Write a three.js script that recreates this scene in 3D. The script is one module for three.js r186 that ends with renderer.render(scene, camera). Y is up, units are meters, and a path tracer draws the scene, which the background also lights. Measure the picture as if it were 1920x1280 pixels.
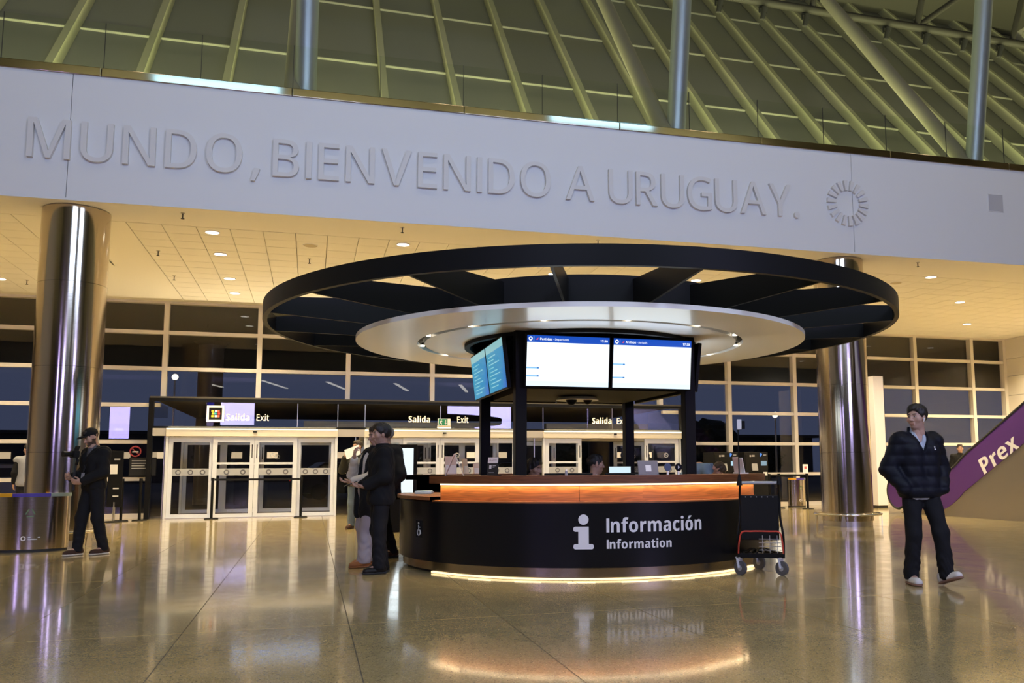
import * as THREE from 'three';
import { RectAreaLightUniformsLib } from 'three/addons/lights/RectAreaLightUniformsLib.js';
import { mergeGeometries } from 'three/addons/utils/BufferGeometryUtils.js';
import { RoundedBoxGeometry } from 'three/addons/geometries/RoundedBoxGeometry.js';
import { FontLoader } from 'three/addons/loaders/FontLoader.js';
import { TextGeometry } from 'three/addons/geometries/TextGeometry.js';

// ---------------------------------------------------------------- camera, sky, exposure, large lights
// X runs along the glazed front, -Z goes towards it (n = -z), Y is up, metres.
const renderer = new THREE.WebGLRenderer();
renderer.toneMapping = THREE.LinearToneMapping;
renderer.toneMappingExposure = 1.0;
renderer.shadowMap.enabled = true;
RectAreaLightUniformsLib.init();
const scene = new THREE.Scene();
scene.background = new THREE.Color().setRGB(0.036, 0.045, 0.085);     // dusk
const DL_POWER = 66, UP_POWER = 400, PANEL_POWER = 5, BAY_POWER = 50, LIN_GLOW = 6, SCR_GLOW = 3, SCR_POWER = 22, RIB_POWER = 16, HDR_POWER = 140, REAR_POWER = 75;   // lamp strengths, used by the lamps' builders
const D2R = Math.PI / 180;
const camera = new THREE.PerspectiveCamera(2 * Math.atan(693.57 / 1630.57) / D2R, 2143.07 / 1387.14, 0.1, 300);
camera.setViewOffset(2143.07, 1387.14, 0, 0, 1920, 1280);             // lens shifted: optical axis at (1071.5, 693.6) of 1920 x 1280
camera.position.set(0, 1.194, 0);
camera.rotation.order = 'YXZ';
camera.rotation.set(6.42 * D2R, -16.66 * D2R, -0.3035 * D2R);

// ---------------------------------------------------------------- small helpers
const V3 = (x, y, z) => new THREE.Vector3(x, y, z);
// letters of a plain sans face: the capital I is a bare stem
let seed = 20240611;
const rnd = () => { seed = (seed * 1664525 + 1013904223) >>> 0; return seed / 4294967296; };
const rr = (a, b) => a + (b - a) * rnd();
const C = (r, g, b) => new THREE.Color().setRGB(r, g, b);
const mat = (color, roughness = 0.7, metalness = 0, extra = {}) =>
  new THREE.MeshPhysicalMaterial({ color: color.isColor ? color : new THREE.Color(color), roughness, metalness, ...extra });
const glow = (color, k) => new THREE.MeshStandardMaterial({ color: 0x000000, emissive: color, emissiveIntensity: k, roughness: 0.6 });
const used = new Map();
function numbered(name) { const k = used.get(name) || 0; used.set(name, k + 1); return k ? name + '_' + String(k).padStart(3, '0') : name; }
function sh(o) { o.castShadow = true; o.receiveShadow = true; return o; }
function tag(o, label, category, group, kind) {
  if (label) o.userData.label = label;
  if (category) o.userData.category = category;
  if (group) o.userData.group = group;
  if (kind) o.userData.kind = kind;
  return o;
}
// a thing that has parts: Group at its base
function thing(name, label, category, pos = [0, 0, 0], turn = 0, group) {
  const o = new THREE.Group(); o.name = numbered(name); o.position.set(...pos); o.rotation.y = turn; scene.add(o);
  return tag(o, label, category, group);
}
// a thing of one mesh
function single(name, geo, m, label, category, pos = [0, 0, 0], turn = 0, group) {
  const o = sh(new THREE.Mesh(geo, m)); o.name = numbered(name); o.position.set(...pos); o.rotation.y = turn; scene.add(o);
  return tag(o, label, category, group);
}
function struct(name, geo, m, pos = [0, 0, 0]) {
  const o = geo ? sh(new THREE.Mesh(geo, m)) : new THREE.Group(); o.name = numbered(name); o.position.set(...pos); scene.add(o);
  o.userData.kind = 'structure'; return o;
}
function part(parent, name, geo, m, pos, rot) {
  const o = sh(new THREE.Mesh(geo, m)); o.name = name; parent.add(o);
  if (pos) o.position.set(...pos);
  if (rot) o.rotation.set(...rot);
  return o;
}
function copyOf(o, pos, turn = 0, label) {
  const c = o.clone(); c.name = numbered(o.name.replace(/_\d{3}$/, '')); c.userData = { ...o.userData }; c.position.set(...pos); c.rotation.y = turn; scene.add(c);
  if (label) c.userData.label = label; return c;
}
const bx = (w, h, d, x = 0, y = 0, z = 0) => { const g = new THREE.BoxGeometry(w, h, d); g.translate(x, y, z); return g; };
const rbx = (w, h, d, r, x = 0, y = 0, z = 0, s = 2) => { const g = new RoundedBoxGeometry(w, h, d, s, Math.min(r, w / 2.02, h / 2.02, d / 2.02)); g.translate(x, y, z); return g; };
const cyl = (r0, r1, h, x = 0, y = 0, z = 0, s = 24, open = false) => { const g = new THREE.CylinderGeometry(r1, r0, h, s, 1, open); g.translate(x, y, z); return g; };
function rod(a, b, r, s = 10, r2 = r) {                                // cylinder between two points
  const A = V3(...a), B = V3(...b), d = B.clone().sub(A), g = new THREE.CylinderGeometry(r2, r, d.length(), s);
  g.applyQuaternion(new THREE.Quaternion().setFromUnitVectors(V3(0, 1, 0), d.clone().normalize()));
  g.translate((A.x + B.x) / 2, (A.y + B.y) / 2, (A.z + B.z) / 2); return g;
}
function bar(a, b, w, h) {                                             // box between two points, w across, h along the up side
  const A = V3(...a), B = V3(...b), d = B.clone().sub(A), g = new THREE.BoxGeometry(w, h, d.length());
  const m = new THREE.Matrix4().lookAt(A, B, Math.abs(d.clone().normalize().y) > 0.99 ? V3(1, 0, 0) : V3(0, 1, 0)); g.applyMatrix4(m);
  g.translate((A.x + B.x) / 2, (A.y + B.y) / 2, (A.z + B.z) / 2); return g;
}
const tube = (pts, r, seg = 32, rs = 8, closed = false) => new THREE.TubeGeometry(new THREE.CatmullRomCurve3(pts.map((p) => V3(...p)), closed, 'centripetal'), seg, r, rs, closed);
const merge = (list) => mergeGeometries(list.map((g) => { const q = g.index ? g.toNonIndexed() : g; for (const k of Object.keys(q.attributes)) if (!['position', 'normal', 'uv'].includes(k)) q.deleteAttribute(k); return q; }));
// ring sector with a rectangular section; angle 0 points to +z, grows towards -x
function arcBox(r0, r1, y0, y1, a0, a1, seg = 48, ratio = 1) {
  const P = [], N = [], T = [], I = [];
  const at = (r, a, y) => [-r * Math.sin(a), y, r * Math.cos(a) * ratio];
  const quad = (f, nf, uvf) => {
    const b = P.length / 3;
    for (let i = 0; i <= seg; i++) { const a = a0 + (a1 - a0) * i / seg; for (let k = 0; k < 2; k++) { P.push(...f(a, k)); N.push(...nf(a)); T.push(...uvf(a, k)); } }
    for (let i = 0; i < seg; i++) { const q = b + i * 2; I.push(q, q + 2, q + 1, q + 1, q + 2, q + 3); }
  };
  quad((a, k) => at(r1, a, k ? y1 : y0), (a) => [-Math.sin(a), 0, Math.cos(a)], (a, k) => [a * r1, k ? y1 : y0]);
  quad((a, k) => at(r0, a, k ? y0 : y1), (a) => [Math.sin(a), 0, -Math.cos(a)], (a, k) => [a * r1, k ? y0 : y1]);
  quad((a, k) => at(k ? r0 : r1, a, y1), () => [0, 1, 0], (a, k) => [a * r1, k ? r0 : r1]);
  quad((a, k) => at(k ? r1 : r0, a, y0), () => [0, -1, 0], (a, k) => [a * r1, k ? r1 : r0]);
  if (Math.abs(a1 - a0) < 2 * Math.PI - 1e-3) for (const [a, s] of [[a0, 1], [a1, -1]]) {
    const b = P.length / 3, n = [Math.cos(a) * s, 0, Math.sin(a) * s];
    for (const [r, y] of [[r0, y0], [r1, y0], [r1, y1], [r0, y1]]) { P.push(...at(r, a, y)); N.push(...n); T.push(r, y); }
    s > 0 ? I.push(b, b + 2, b + 1, b, b + 3, b + 2) : I.push(b, b + 1, b + 2, b, b + 2, b + 3);
  }
  // arcs run clockwise seen from above, so flip the winding of everything to face outwards
  for (let i = 0; i < I.length; i += 3) { const t = I[i + 1]; I[i + 1] = I[i + 2]; I[i + 2] = t; }
  const g = new THREE.BufferGeometry();
  g.setAttribute('position', new THREE.Float32BufferAttribute(P, 3)); g.setAttribute('normal', new THREE.Float32BufferAttribute(N, 3)); g.setAttribute('uv', new THREE.Float32BufferAttribute(T, 2)); g.setIndex(I);
  return g;
}
// value noise
const hash3 = (x, y, z) => { let h = (x * 374761393 + y * 668265263 + z * 2147483647) | 0; h = Math.imul(h ^ (h >>> 13), 1274126177); return ((h ^ (h >>> 16)) >>> 0) / 4294967295; };
function vnoise(x, y, z) {
  const X = Math.floor(x), Y = Math.floor(y), Z = Math.floor(z), f = (t) => t * t * (3 - 2 * t), a = f(x - X), b = f(y - Y), c = f(z - Z), L = (p, q, t) => p + (q - p) * t;
  return L(L(L(hash3(X, Y, Z), hash3(X + 1, Y, Z), a), L(hash3(X, Y + 1, Z), hash3(X + 1, Y + 1, Z), a), b), L(L(hash3(X, Y, Z + 1), hash3(X + 1, Y, Z + 1), a), L(hash3(X, Y + 1, Z + 1), hash3(X + 1, Y + 1, Z + 1), a), b), c);
}
function dataTex(n, fn, srgb = true, rx = 1, ry = 1, m = n) {
  const d = new Uint8Array(n * m * 4);
  for (let j = 0; j < m; j++) for (let i = 0; i < n; i++) { const c = fn(i, j); d.set([c[0], c[1], c[2], 255], (j * n + i) * 4); }
  const t = new THREE.DataTexture(d, n, m); t.wrapS = t.wrapT = THREE.RepeatWrapping; t.magFilter = THREE.LinearFilter; t.minFilter = THREE.LinearFilter; t.repeat.set(rx, ry);
  if (srgb) t.colorSpace = THREE.SRGBColorSpace; t.needsUpdate = true; return t;
}
function canvasTex(w, h, draw) {
  const c = document.createElement('canvas'); c.width = w; c.height = h; const x = c.getContext('2d'); draw(x, w, h);
  const t = new THREE.CanvasTexture(c); t.colorSpace = THREE.SRGBColorSpace; return t;
}
const tiled = (f, per) => (i, j, n) => f(i, j, n);
const loader = new FontLoader();
const fontR = await loader.loadAsync('fonts/droid/droid_sans_regular.typeface.json');
const fontB = await loader.loadAsync('fonts/droid/droid_sans_bold.typeface.json');
// flat lettering as geometry: returns geometry with its cap height scaled to cap, starting at x = 0
function textGeo(str, font, cap, depth, width, bevel = 0) {
  if (str[0] === 'I') {                                                // plain stem instead of the font's serifed capital I
    const st = cap * (font === fontB ? 0.215 : 0.135), side = cap * (font === fontB ? 0.11 : 0);
    if (str.length === 1) return bx(st, cap, depth, st / 2, cap / 2, depth / 2);
    const rest = textGeo(str.slice(1), font, cap, depth, width ? width - st - side : 0); rest.translate(st + side, 0, 0); return merge([bx(st, cap, depth, st / 2, cap / 2, depth / 2), rest]);
  }
  const g = new TextGeometry(str, { font, size: 1, depth: 1, curveSegments: 5, bevelEnabled: false });
  const ref = new TextGeometry('H', { font, size: 1, depth: 1 }); ref.computeBoundingBox(); g.computeBoundingBox();
  const k = cap / ref.boundingBox.max.y; g.translate(-g.boundingBox.min.x, 0, 0);
  const w = (g.boundingBox.max.x - g.boundingBox.min.x) * k; g.scale(width ? width / (w / k) : k, k, depth); return g;
}
function rectLight(color, k, w, h, pos, at) {
  const l = new THREE.RectAreaLight(color, k, w, h); l.position.set(...pos); l.lookAt(...at); scene.add(l); return l;
}

// ---------------------------------------------------------------- materials
const speck = (base, spread, big) => (i, j) => {                       // terrazzo chips
  const a = hash3(i >> 1, j >> 1, 3), b = vnoise(i / 9, j / 9, 1.5), c = hash3(i, j, 9);
  const k = (a < 0.07 ? -spread * 1.6 : a > 0.9 ? spread : 0) + (c - 0.5) * spread * 0.5 + (b - 0.5) * big;
  return base.map((v) => Math.max(0, Math.min(255, v + k)));
};
const T = {};
T.terrazzo = dataTex(512, speck([174, 157, 113], 24, 12), true, 1 / 1.6, 1 / 1.6);
T.floorRough = dataTex(256, (i, j) => { const v = 120 + 70 * (vnoise(i / 16, j / 16, 7) - 0.5) + 30 * (hash3(i, j, 5) - 0.5); return [v, v, v]; }, false, 1 / 2.4, 1 / 2.4);
T.wood = dataTex(512, (i, j) => {
  const y = j / 512 * 12, x = i / 512 * 3, w = vnoise(x * 1.2, y * 2.2, 2) * 3 + vnoise(x * 5, y * 16, 5) * 0.5;
  const g = 0.5 + 0.5 * Math.sin((y + w) * 5.5), f = vnoise(i / 60, j / 1.6, 8), k = 0.74 + 0.16 * g + 0.18 * (f - 0.5);
  return [182 * k, 112 * k, 62 * k];
}, true, 1 / 1.5, 1 / 0.75);
T.plaster = dataTex(256, (i, j) => { const v = 128 + 40 * (vnoise(i / 3, j / 3, 2) - 0.5) + 30 * (vnoise(i / 14, j / 14, 5) - 0.5); return [v, v, v]; }, false, 1, 1);
T.brush = dataTex(256, (i, j) => { const v = 128 + 70 * (hash3(j, 3, 2) - 0.5) + 40 * (vnoise(i / 40, j / 1.2, 4) - 0.5); return [v, v, v]; }, false, 1, 1);
T.cloth = dataTex(128, (i, j) => { const v = 120 + 50 * (hash3(i, j, 1) - 0.5) + (((i + j) & 3) < 2 ? 22 : 0); return [v, v, v]; }, false, 12, 12);
const M = {
  slab: [0, 1, 2].map((k) => mat(C(1 - 0.02 * k, 1 - 0.02 * k, 1 - 0.025 * k), 0.36, 0, { map: T.terrazzo, roughnessMap: T.floorRough, specularIntensity: 1, clearcoat: 0.5, clearcoatRoughness: 0.06 })),
  grout: mat(C(0.10, 0.085, 0.065), 0.8),
  white: mat(C(0.74, 0.75, 0.76), 0.5, 0, { bumpMap: T.plaster, bumpScale: 0.0015 }),
  letter: mat(C(0.70, 0.69, 0.68), 0.45),
  ceil: mat(C(0.91, 0.89, 0.84), 0.85), tile: [0, 1].map((k) => mat(C(0.91 - 0.015 * k, 0.89 - 0.015 * k, 0.84 - 0.015 * k), 0.88)),
  steel: mat(C(0.54, 0.48, 0.41), 0.14, 1, { bumpMap: T.brush, bumpScale: 0.0004, anisotropy: 0.55, anisotropyRotation: Math.PI / 2 }),
  satin: mat(C(0.60, 0.57, 0.52), 0.3, 1), coping: mat(C(0.42, 0.35, 0.30), 0.07, 1), chrome: mat(C(0.75, 0.75, 0.76), 0.12, 1),
  mullion: mat(C(0.70, 0.66, 0.60), 0.38), doorFrame: mat(C(0.74, 0.77, 0.82), 0.35),
  black: mat(C(0.008, 0.008, 0.008), 0.45, 0, { specularIntensity: 0.22 }), blackSatin: mat(C(0.007, 0.007, 0.008), 0.30, 0, { specularIntensity: 0.5 }), blackMatte: mat(C(0.012, 0.012, 0.013), 0.7, 0, { specularIntensity: 0.3 }), rubber: mat(C(0.02, 0.02, 0.022), 0.8),
  glass: mat(C(1, 1, 1), 0.0, 0, { transmission: 1, thickness: 0, ior: 1.62, side: THREE.DoubleSide }),
  balGlass: mat(C(0.93, 0.97, 0.90), 0.0, 0, { transmission: 1, thickness: 0, ior: 1.62, side: THREE.DoubleSide }),
  frost: mat(C(0.62, 0.64, 0.66), 0.6, 0, { transparent: true, opacity: 0.55 }),
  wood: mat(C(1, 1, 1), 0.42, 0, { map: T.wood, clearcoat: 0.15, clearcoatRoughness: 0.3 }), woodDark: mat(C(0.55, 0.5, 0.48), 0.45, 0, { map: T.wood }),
  canopyWhite: mat(C(0.88, 0.85, 0.82), 0.34, 0, { clearcoat: 0.22, clearcoatRoughness: 0.1 }),
  signWhite: mat(C(0.82, 0.80, 0.80), 0.5), paper: mat(C(0.82, 0.82, 0.83), 0.8), paperTan: mat(C(0.72, 0.60, 0.53), 0.8),
  rib: mat(C(0.42, 0.41, 0.30), 0.55), roofPanel: mat(C(0.28, 0.28, 0.25), 0.75, 0, { bumpMap: T.plaster, bumpScale: 0.001 }), roofBar: mat(C(0.55, 0.54, 0.42), 0.5),
  tubeGrey: mat(C(0.20, 0.19, 0.155), 0.5, 0.2), truss: mat(C(0.034, 0.032, 0.028), 0.6, 0, { specularIntensity: 0.4 }), upperSteel: mat(C(0.30, 0.34, 0.37), 0.42, 0.7), dark: mat(C(0.03, 0.029, 0.027), 0.7),
  cladding: mat(C(0.72, 0.68, 0.60), 0.6), hallWall: mat(C(0.62, 0.58, 0.50), 0.8), hallRoof: mat(C(0.14, 0.135, 0.115), 0.85), hallBack: mat(C(0.30, 0.29, 0.27), 0.8),
  asphalt: mat(C(0.045, 0.045, 0.05), 0.9), soffit: mat(C(0.10, 0.088, 0.066), 0.8), leafDark: mat(C(0.016, 0.022, 0.014), 0.9), trunk: mat(C(0.03, 0.024, 0.018), 0.9),
  purple: mat(C(0.085, 0.028, 0.19), 0.4), skirt: mat(C(0.42, 0.39, 0.35), 0.32, 0.9), red: mat(C(0.55, 0.06, 0.04), 0.35), greyPlastic: mat(C(0.36, 0.36, 0.38), 0.5),
};

// ================================================================ THE BUILDING
const HC = 5.512;                                                      // soffit height
function boxUV(w, h, d, ou = 0, ov = 0) {                              // box whose uv are metres
  const g = new THREE.BoxGeometry(w, h, d), p = g.attributes.position, n = g.attributes.normal, uv = g.attributes.uv;
  for (let i = 0; i < p.count; i++) {
    const ax = Math.abs(n.getX(i)) > 0.5 ? 0 : Math.abs(n.getY(i)) > 0.5 ? 1 : 2;
    uv.setXY(i, (ax === 0 ? p.getZ(i) : p.getX(i)) + ou, (ax === 1 ? p.getZ(i) : p.getY(i)) + ov);
  }
  return g;
}
// ---- floor: polished terrazzo slabs with dark joints
{
  const fl = struct('floor');
  part(fl, 'screed', boxUV(64, 0.3, 44), M.grout, [8, -0.153, -8]);
  const U0 = 0.32, DU = 1.19, N0 = 7.12, DN = 3.57, gap = 0.007;
  const geos = [0, 1, 2, 3].map((k) => boxUV(DU - gap, 0.02, DN - gap, k * 0.37, k * 0.61));
  for (let j = -1; j < 5; j++) for (let i = -9; i < 20; i++)
    part(fl, 'slab', geos[Math.floor(rnd() * 4)], M.slab[Math.floor(rnd() * 3)], [U0 + (i + 0.5) * DU, -0.01, -(N0 + (j + 0.5) * DN)]);
  const n0 = N0 - DN, n1 = N0 + 5 * DN, u0 = U0 - 9 * DU, u1 = U0 + 20 * DU;
  part(fl, 'rear_paving', boxUV(62, 0.02, n0 + 16), M.slab[0], [8, -0.01, 16 / 2 - n0 / 2]);
  part(fl, 'side_paving', boxUV(u0 + 22, 0.02, n1 - n0 - gap), M.slab[1], [(u0 - 22) / 2 - gap, -0.01, -(n0 + n1) / 2]);
  part(fl, 'side_paving', boxUV(38 - u1, 0.02, n1 - n0 - gap), M.slab[1], [(u1 + 38) / 2 + gap, -0.01, -(n0 + n1) / 2]);
}
// ---- balcony front with raised welcome lettering
const FZ = -15.23, FT = -0.0213;                                       // front face of the balcony, slightly turned
{
  const w = struct('wall_balcony'); w.position.set(0, 0, FZ); w.rotation.y = FT;
  for (const [a, b] of [[-20, -3.883], [-3.873, 10.545], [10.555, 34]]) part(w, 'panel', boxUV(b - a, 7.62 - HC - 0.035, 0.22), M.white, [(a + b) / 2, (7.62 + HC + 0.035) / 2, -0.11]);
  part(w, 'edge_strip', bx(54, 0.037, 0.01), M.white, [7, HC + 0.018, -0.003]);
  part(w, 'backing', bx(54, 1.9, 0.1), M.ceil, [7, (7.62 + HC) / 2 + 0.01, -0.28]);
  const b = thing('balcony_balustrade', 'brown metal coping with frameless glass balustrade along the top of the balcony', 'balustrade', [0, 0, FZ], FT);
  for (let k = -5; k < 12; k++) {
    const a = -3.462 + 2.99 * k, e = a + 2.99;
    part(b, 'coping', rbx(e - a - 0.004, 0.15, 0.26, 0.012), M.coping, [(a + e) / 2, 7.695, -0.10]);
  }
  for (let k = -10; k < 24; k++) { const x = -3.462 + 1.495 * k; part(b, 'glass_pane', new THREE.PlaneGeometry(1.487, 0.84), M.balGlass, [x + 0.7475, 8.18, -0.10]); part(b, 'pane_edge', bx(0.008, 0.84, 0.018), M.dark, [x, 8.18, -0.10]); }
  // lettering
  const s = thing('welcome_lettering', 'raised white capital letters greeting the world on the balcony front', 'lettering', [0, 0, FZ], FT);
  for (const [str, x0, x1] of [['MUNDO,', -4.46, -0.955], ['BIENVENIDO', -0.75, 4.13], ['A', 4.43, 4.98], ['URUGUAY.', 5.267, 9.285]]) {
    const ws = [...str].map((c) => { const g = textGeo(c, fontR, 0.65, 0.07); g.computeBoundingBox(); return g; });
    const total = ws.reduce((t, g) => t + g.boundingBox.max.x, 0), gap = str.length > 1 ? (x1 - x0 - total) / (str.length - 1) : 0;
    let x = x0;
    for (const g of ws) { part(s, 'letter', g, M.letter, [x, 6.165, 0]); x += g.boundingBox.max.x + gap; }
  }
  const e = thing('sun_emblem', 'round raised emblem of short white rays beside the welcome lettering', 'emblem', [10.41, 6.552, FZ + 10.41 * 0.0213], FT);
  for (let k = 0; k < 18; k++) {
    const sp = new THREE.Shape([[-0.028, 0.27], [0.028, 0.27], [0.044, 0.475], [-0.044, 0.475]].map((q) => new THREE.Vector2(...q)));
    const g = new THREE.ExtrudeGeometry(sp, { depth: 0.06, bevelEnabled: false }); g.rotateZ(k * Math.PI / 9 + 0.1); part(e, 'ray', g, M.letter);
  }
  const hp = thing('wall_hatch', 'small square grey access plate on the balcony front', 'access plate', [14.09, 6.85, FZ + 14.09 * 0.0213], FT);
  part(hp, 'plate', rbx(0.37, 0.36, 0.012, 0.005), mat(C(0.50, 0.50, 0.52), 0.5), [0, 0, 0.004]);
  part(hp, 'frame', merge([bx(0.4, 0.015, 0.02, 0, 0.19, 0), bx(0.4, 0.015, 0.02, 0, -0.19, 0), bx(0.015, 0.38, 0.02, 0.19, 0, 0), bx(0.015, 0.38, 0.02, -0.19, 0, 0)]), M.white);
}
// ---- soffit under the balcony: three fields of square tiles between plain margins
{
  const P = 0.567, N0 = 16.44, rows = 13, th = 0.03, gap = 0.012;
  const fields = [[-4.98 - 12 * P, 12], [-3.207, 23], [11.35, 20]];
  const g = [0, 1].map((k) => boxUV(P - gap, th, P - gap, k * 0.3, k * 0.4));
  fields.forEach(([u0, cols], f) => {
    const c = struct('ceiling');
    const a = f === 0 ? -20 : f === 1 ? -4.1 : 10.6, b = f === 0 ? -4.1 : f === 1 ? 10.6 : 23.2;
    part(c, 'ceiling_board', bx(b - a, 0.03, 8.6), M.ceil, [(a + b) / 2, HC + 0.115, -19.95]);
    const ue = u0 + cols * P, ne = N0 + rows * P;
    const nf = (u) => 15.235 - 0.0213 * u, ms = new THREE.ExtrudeGeometry(new THREE.Shape([[a, nf(a)], [b, nf(b)], [b, N0 - gap], [a, N0 - gap]].map((q) => new THREE.Vector2(...q))), { depth: th, bevelEnabled: false }); ms.rotateX(-Math.PI / 2);
    part(c, 'margin', ms, M.ceil, [0, HC, 0]);
    part(c, 'margin', bx(b - a, th, 24.2 - ne), M.ceil, [(a + b) / 2, HC + th / 2, -(24.2 + ne) / 2 - 0.004]);
    if (u0 > a) part(c, 'margin', bx(u0 - a, th, ne - N0), M.ceil, [(a + u0) / 2 - gap, HC + th / 2, -(N0 + ne) / 2]);
    part(c, 'margin', bx(b - ue, th, ne - N0), M.ceil, [(b + ue) / 2 + gap, HC + th / 2, -(N0 + ne) / 2]);
    for (let j = 0; j < rows; j++) for (let i = 0; i < cols; i++)
      part(c, 'ceiling_tile', g[(i * 7 + j * 3) & 1], M.tile[Math.floor(rnd() * 2)], [u0 + (i + 0.5) * P, HC + th / 2 + (rnd() - 0.5) * 0.0015, -(N0 + (j + 0.5) * P)]);
  });
  // mezzanine floor above
  struct('floor_mezzanine', bx(61, 0.9, 8.6), M.ceil, [8, 6.1, -20.05]);
}
// ---- downlights, sprinklers, loudspeakers in the soffit
const DOWN = [[-1.83, 16.74], [-1.85, 18.44], [-1.87, 20.8], [-1.89, 22.5], [1.61, 16.7], [1.57, 20.79], [5.1, 18.4], [5.1, 22.4], [8.47, 18.17], [8.5, 22.4], [13.55, 16.43], [13.6, 20.8], [16.38, 18.8], [19.15, 21.73], [19.2, 17.2], [21.7, 18.9], [21.7, 21.9], [-6.83, 22.17], [-6.8, 18.2], [-10.3, 16.7], [-10.3, 20.8], [-13.8, 18.4], [-13.8, 22.4], [-17.3, 17.0], [-17.3, 21.0]];
DOWN.forEach(([u, n], k) => {
  const d = thing('downlight', 'round recessed white downlight glowing in the tiled soffit', 'downlight', [u, HC, -n], 0, 'downlights in the soffit');
  part(d, 'trim_ring', new THREE.TorusGeometry(0.125, 0.012, 8, 32), M.ceil, [0, -0.004, 0], [Math.PI / 2, 0, 0]);
  part(d, 'lamp_lens', cyl(0.115, 0.115, 0.012, 0, -0.006, 0, 18), glow(C(1, 0.93, 0.78), 6));
  const l = new THREE.SpotLight(C(1, 0.79, 0.47), DL_POWER * (u > 11 ? 1.9 : 1), 0, 62 * D2R, 0.6, 2); l.position.set(u, HC - 0.03, -n); l.target.position.set(u, 0, -n); l.shadow.radius = 5; l.castShadow = true;
  scene.add(l, l.target);
});
for (const [u, n] of [[-2.18, 15.6], [1.475, 15.5], [5.15, 15.4], [12.3, 15.3], [-3.0, 18.49], [-3.03, 20.84], [-6.3, 22.2], [-0.13, 18.39], [3.26, 19.6], [9.66, 18.2]]) {
  const s = thing('sprinkler', 'small metal fire sprinkler head hanging from the soffit', 'sprinkler', [u, HC, -n], 0, 'sprinklers in the soffit');
  part(s, 'escutcheon', cyl(0.035, 0.035, 0.008, 0, -0.004, 0, 16), M.satin);
  part(s, 'stem', cyl(0.009, 0.009, 0.09, 0, -0.05, 0, 8), M.dark);
  part(s, 'deflector', cyl(0.03, 0.03, 0.006, 0, -0.098, 0, 12), M.dark);
}
for (const [u, n] of [[-0.11, 17.26], [13.18, 17.2]]) {
  const s = thing('ceiling_speaker', 'round flat beige loudspeaker grille in the soffit', 'loudspeaker', [u, HC, -n], 0, 'loudspeakers in the soffit');
  part(s, 'grille', cyl(0.13, 0.13, 0.01, 0, -0.005, 0, 28), mat(C(0.55, 0.48, 0.37), 0.8));
  part(s, 'rim', new THREE.TorusGeometry(0.135, 0.008, 6, 32), M.ceil, [0, -0.004, 0], [Math.PI / 2, 0, 0]);
}
for (const [u, n] of [[4.6, 17.8], [9.5, 19.0]]) {
  const s = thing('smoke_detector', 'small white dome smoke detector on the soffit', 'detector', [u, HC, -n], 0, 'smoke detectors');
  part(s, 'base', cyl(0.05, 0.05, 0.02, 0, -0.01, 0, 20), M.ceil); part(s, 'dome', cyl(0.03, 0.045, 0.025, 0, -0.032, 0, 20), M.ceil);
}
// ---- glazed front behind the doors
const FN = 24.19, MU0 = -3.633, MD = 2.2726, ROWS = [0, 0.975, 1.907, 2.839, 3.771, 4.703, HC];
{
  const w = struct('window_1');
  const kmin = -4, kmax = 11, vL = -3.86, vR = 10.47, vT = 2.99;
  const mg = (h0, h1) => bx(0.12, h1 - h0, 0.2, 0, (h0 + h1) / 2, 0);
  for (let k = kmin; k <= kmax; k++) { const u = MU0 + MD * k, inside = u > vL && u < vR; part(w, 'mullion', mg(inside ? vT : 0, HC), M.mullion, [u, 0, -FN]); }
  part(w, 'mullion', mg(0, HC), M.mullion, [22.72, 0, -FN]);
  const us = []; for (let k = kmin; k <= kmax; k++) us.push(MU0 + MD * k); us.push(22.72);
  for (let i = 0; i + 1 < us.length; i++) for (let j = 0; j < 6; j++) {
    const a = us[i] + 0.06, b = us[i + 1] - 0.06, h0 = ROWS[j], h1 = ROWS[j + 1];
    const u0 = a, covered = (b > vL && a < vR);
    if (covered && h1 <= 2.85) {                                        // only the stretch beside the vestibule
      if (a < vL - 0.1 && b > vL) { } else if (b > vR + 0.1 && a < vR) { } else continue;
    }
    let A = a, B = b; if (covered && h1 <= 2.85) { if (a < vL) B = Math.min(b, vL); else A = Math.max(a, vR); }
    part(w, 'glass_pane', new THREE.PlaneGeometry(B - A, h1 - h0 - 0.06), M.glass, [(A + B) / 2, (h0 + h1) / 2, -FN - 0.03]);
    if (j === 3 && covered && a > vL - 0.3 && b < vR + 0.6) continue;
    if (j > 0) part(w, 'transom', bx(B - A, 0.095, 0.15), M.mullion, [(A + B) / 2, h0, -FN]);
    else part(w, 'transom', bx(B - A, 0.12, 0.15), M.mullion, [(A + B) / 2, 0.06, -FN]);
  }
  part(w, 'transom', bx(33.6, 0.06, 0.18), M.mullion, [6, HC - 0.03, -FN]);
}
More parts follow.
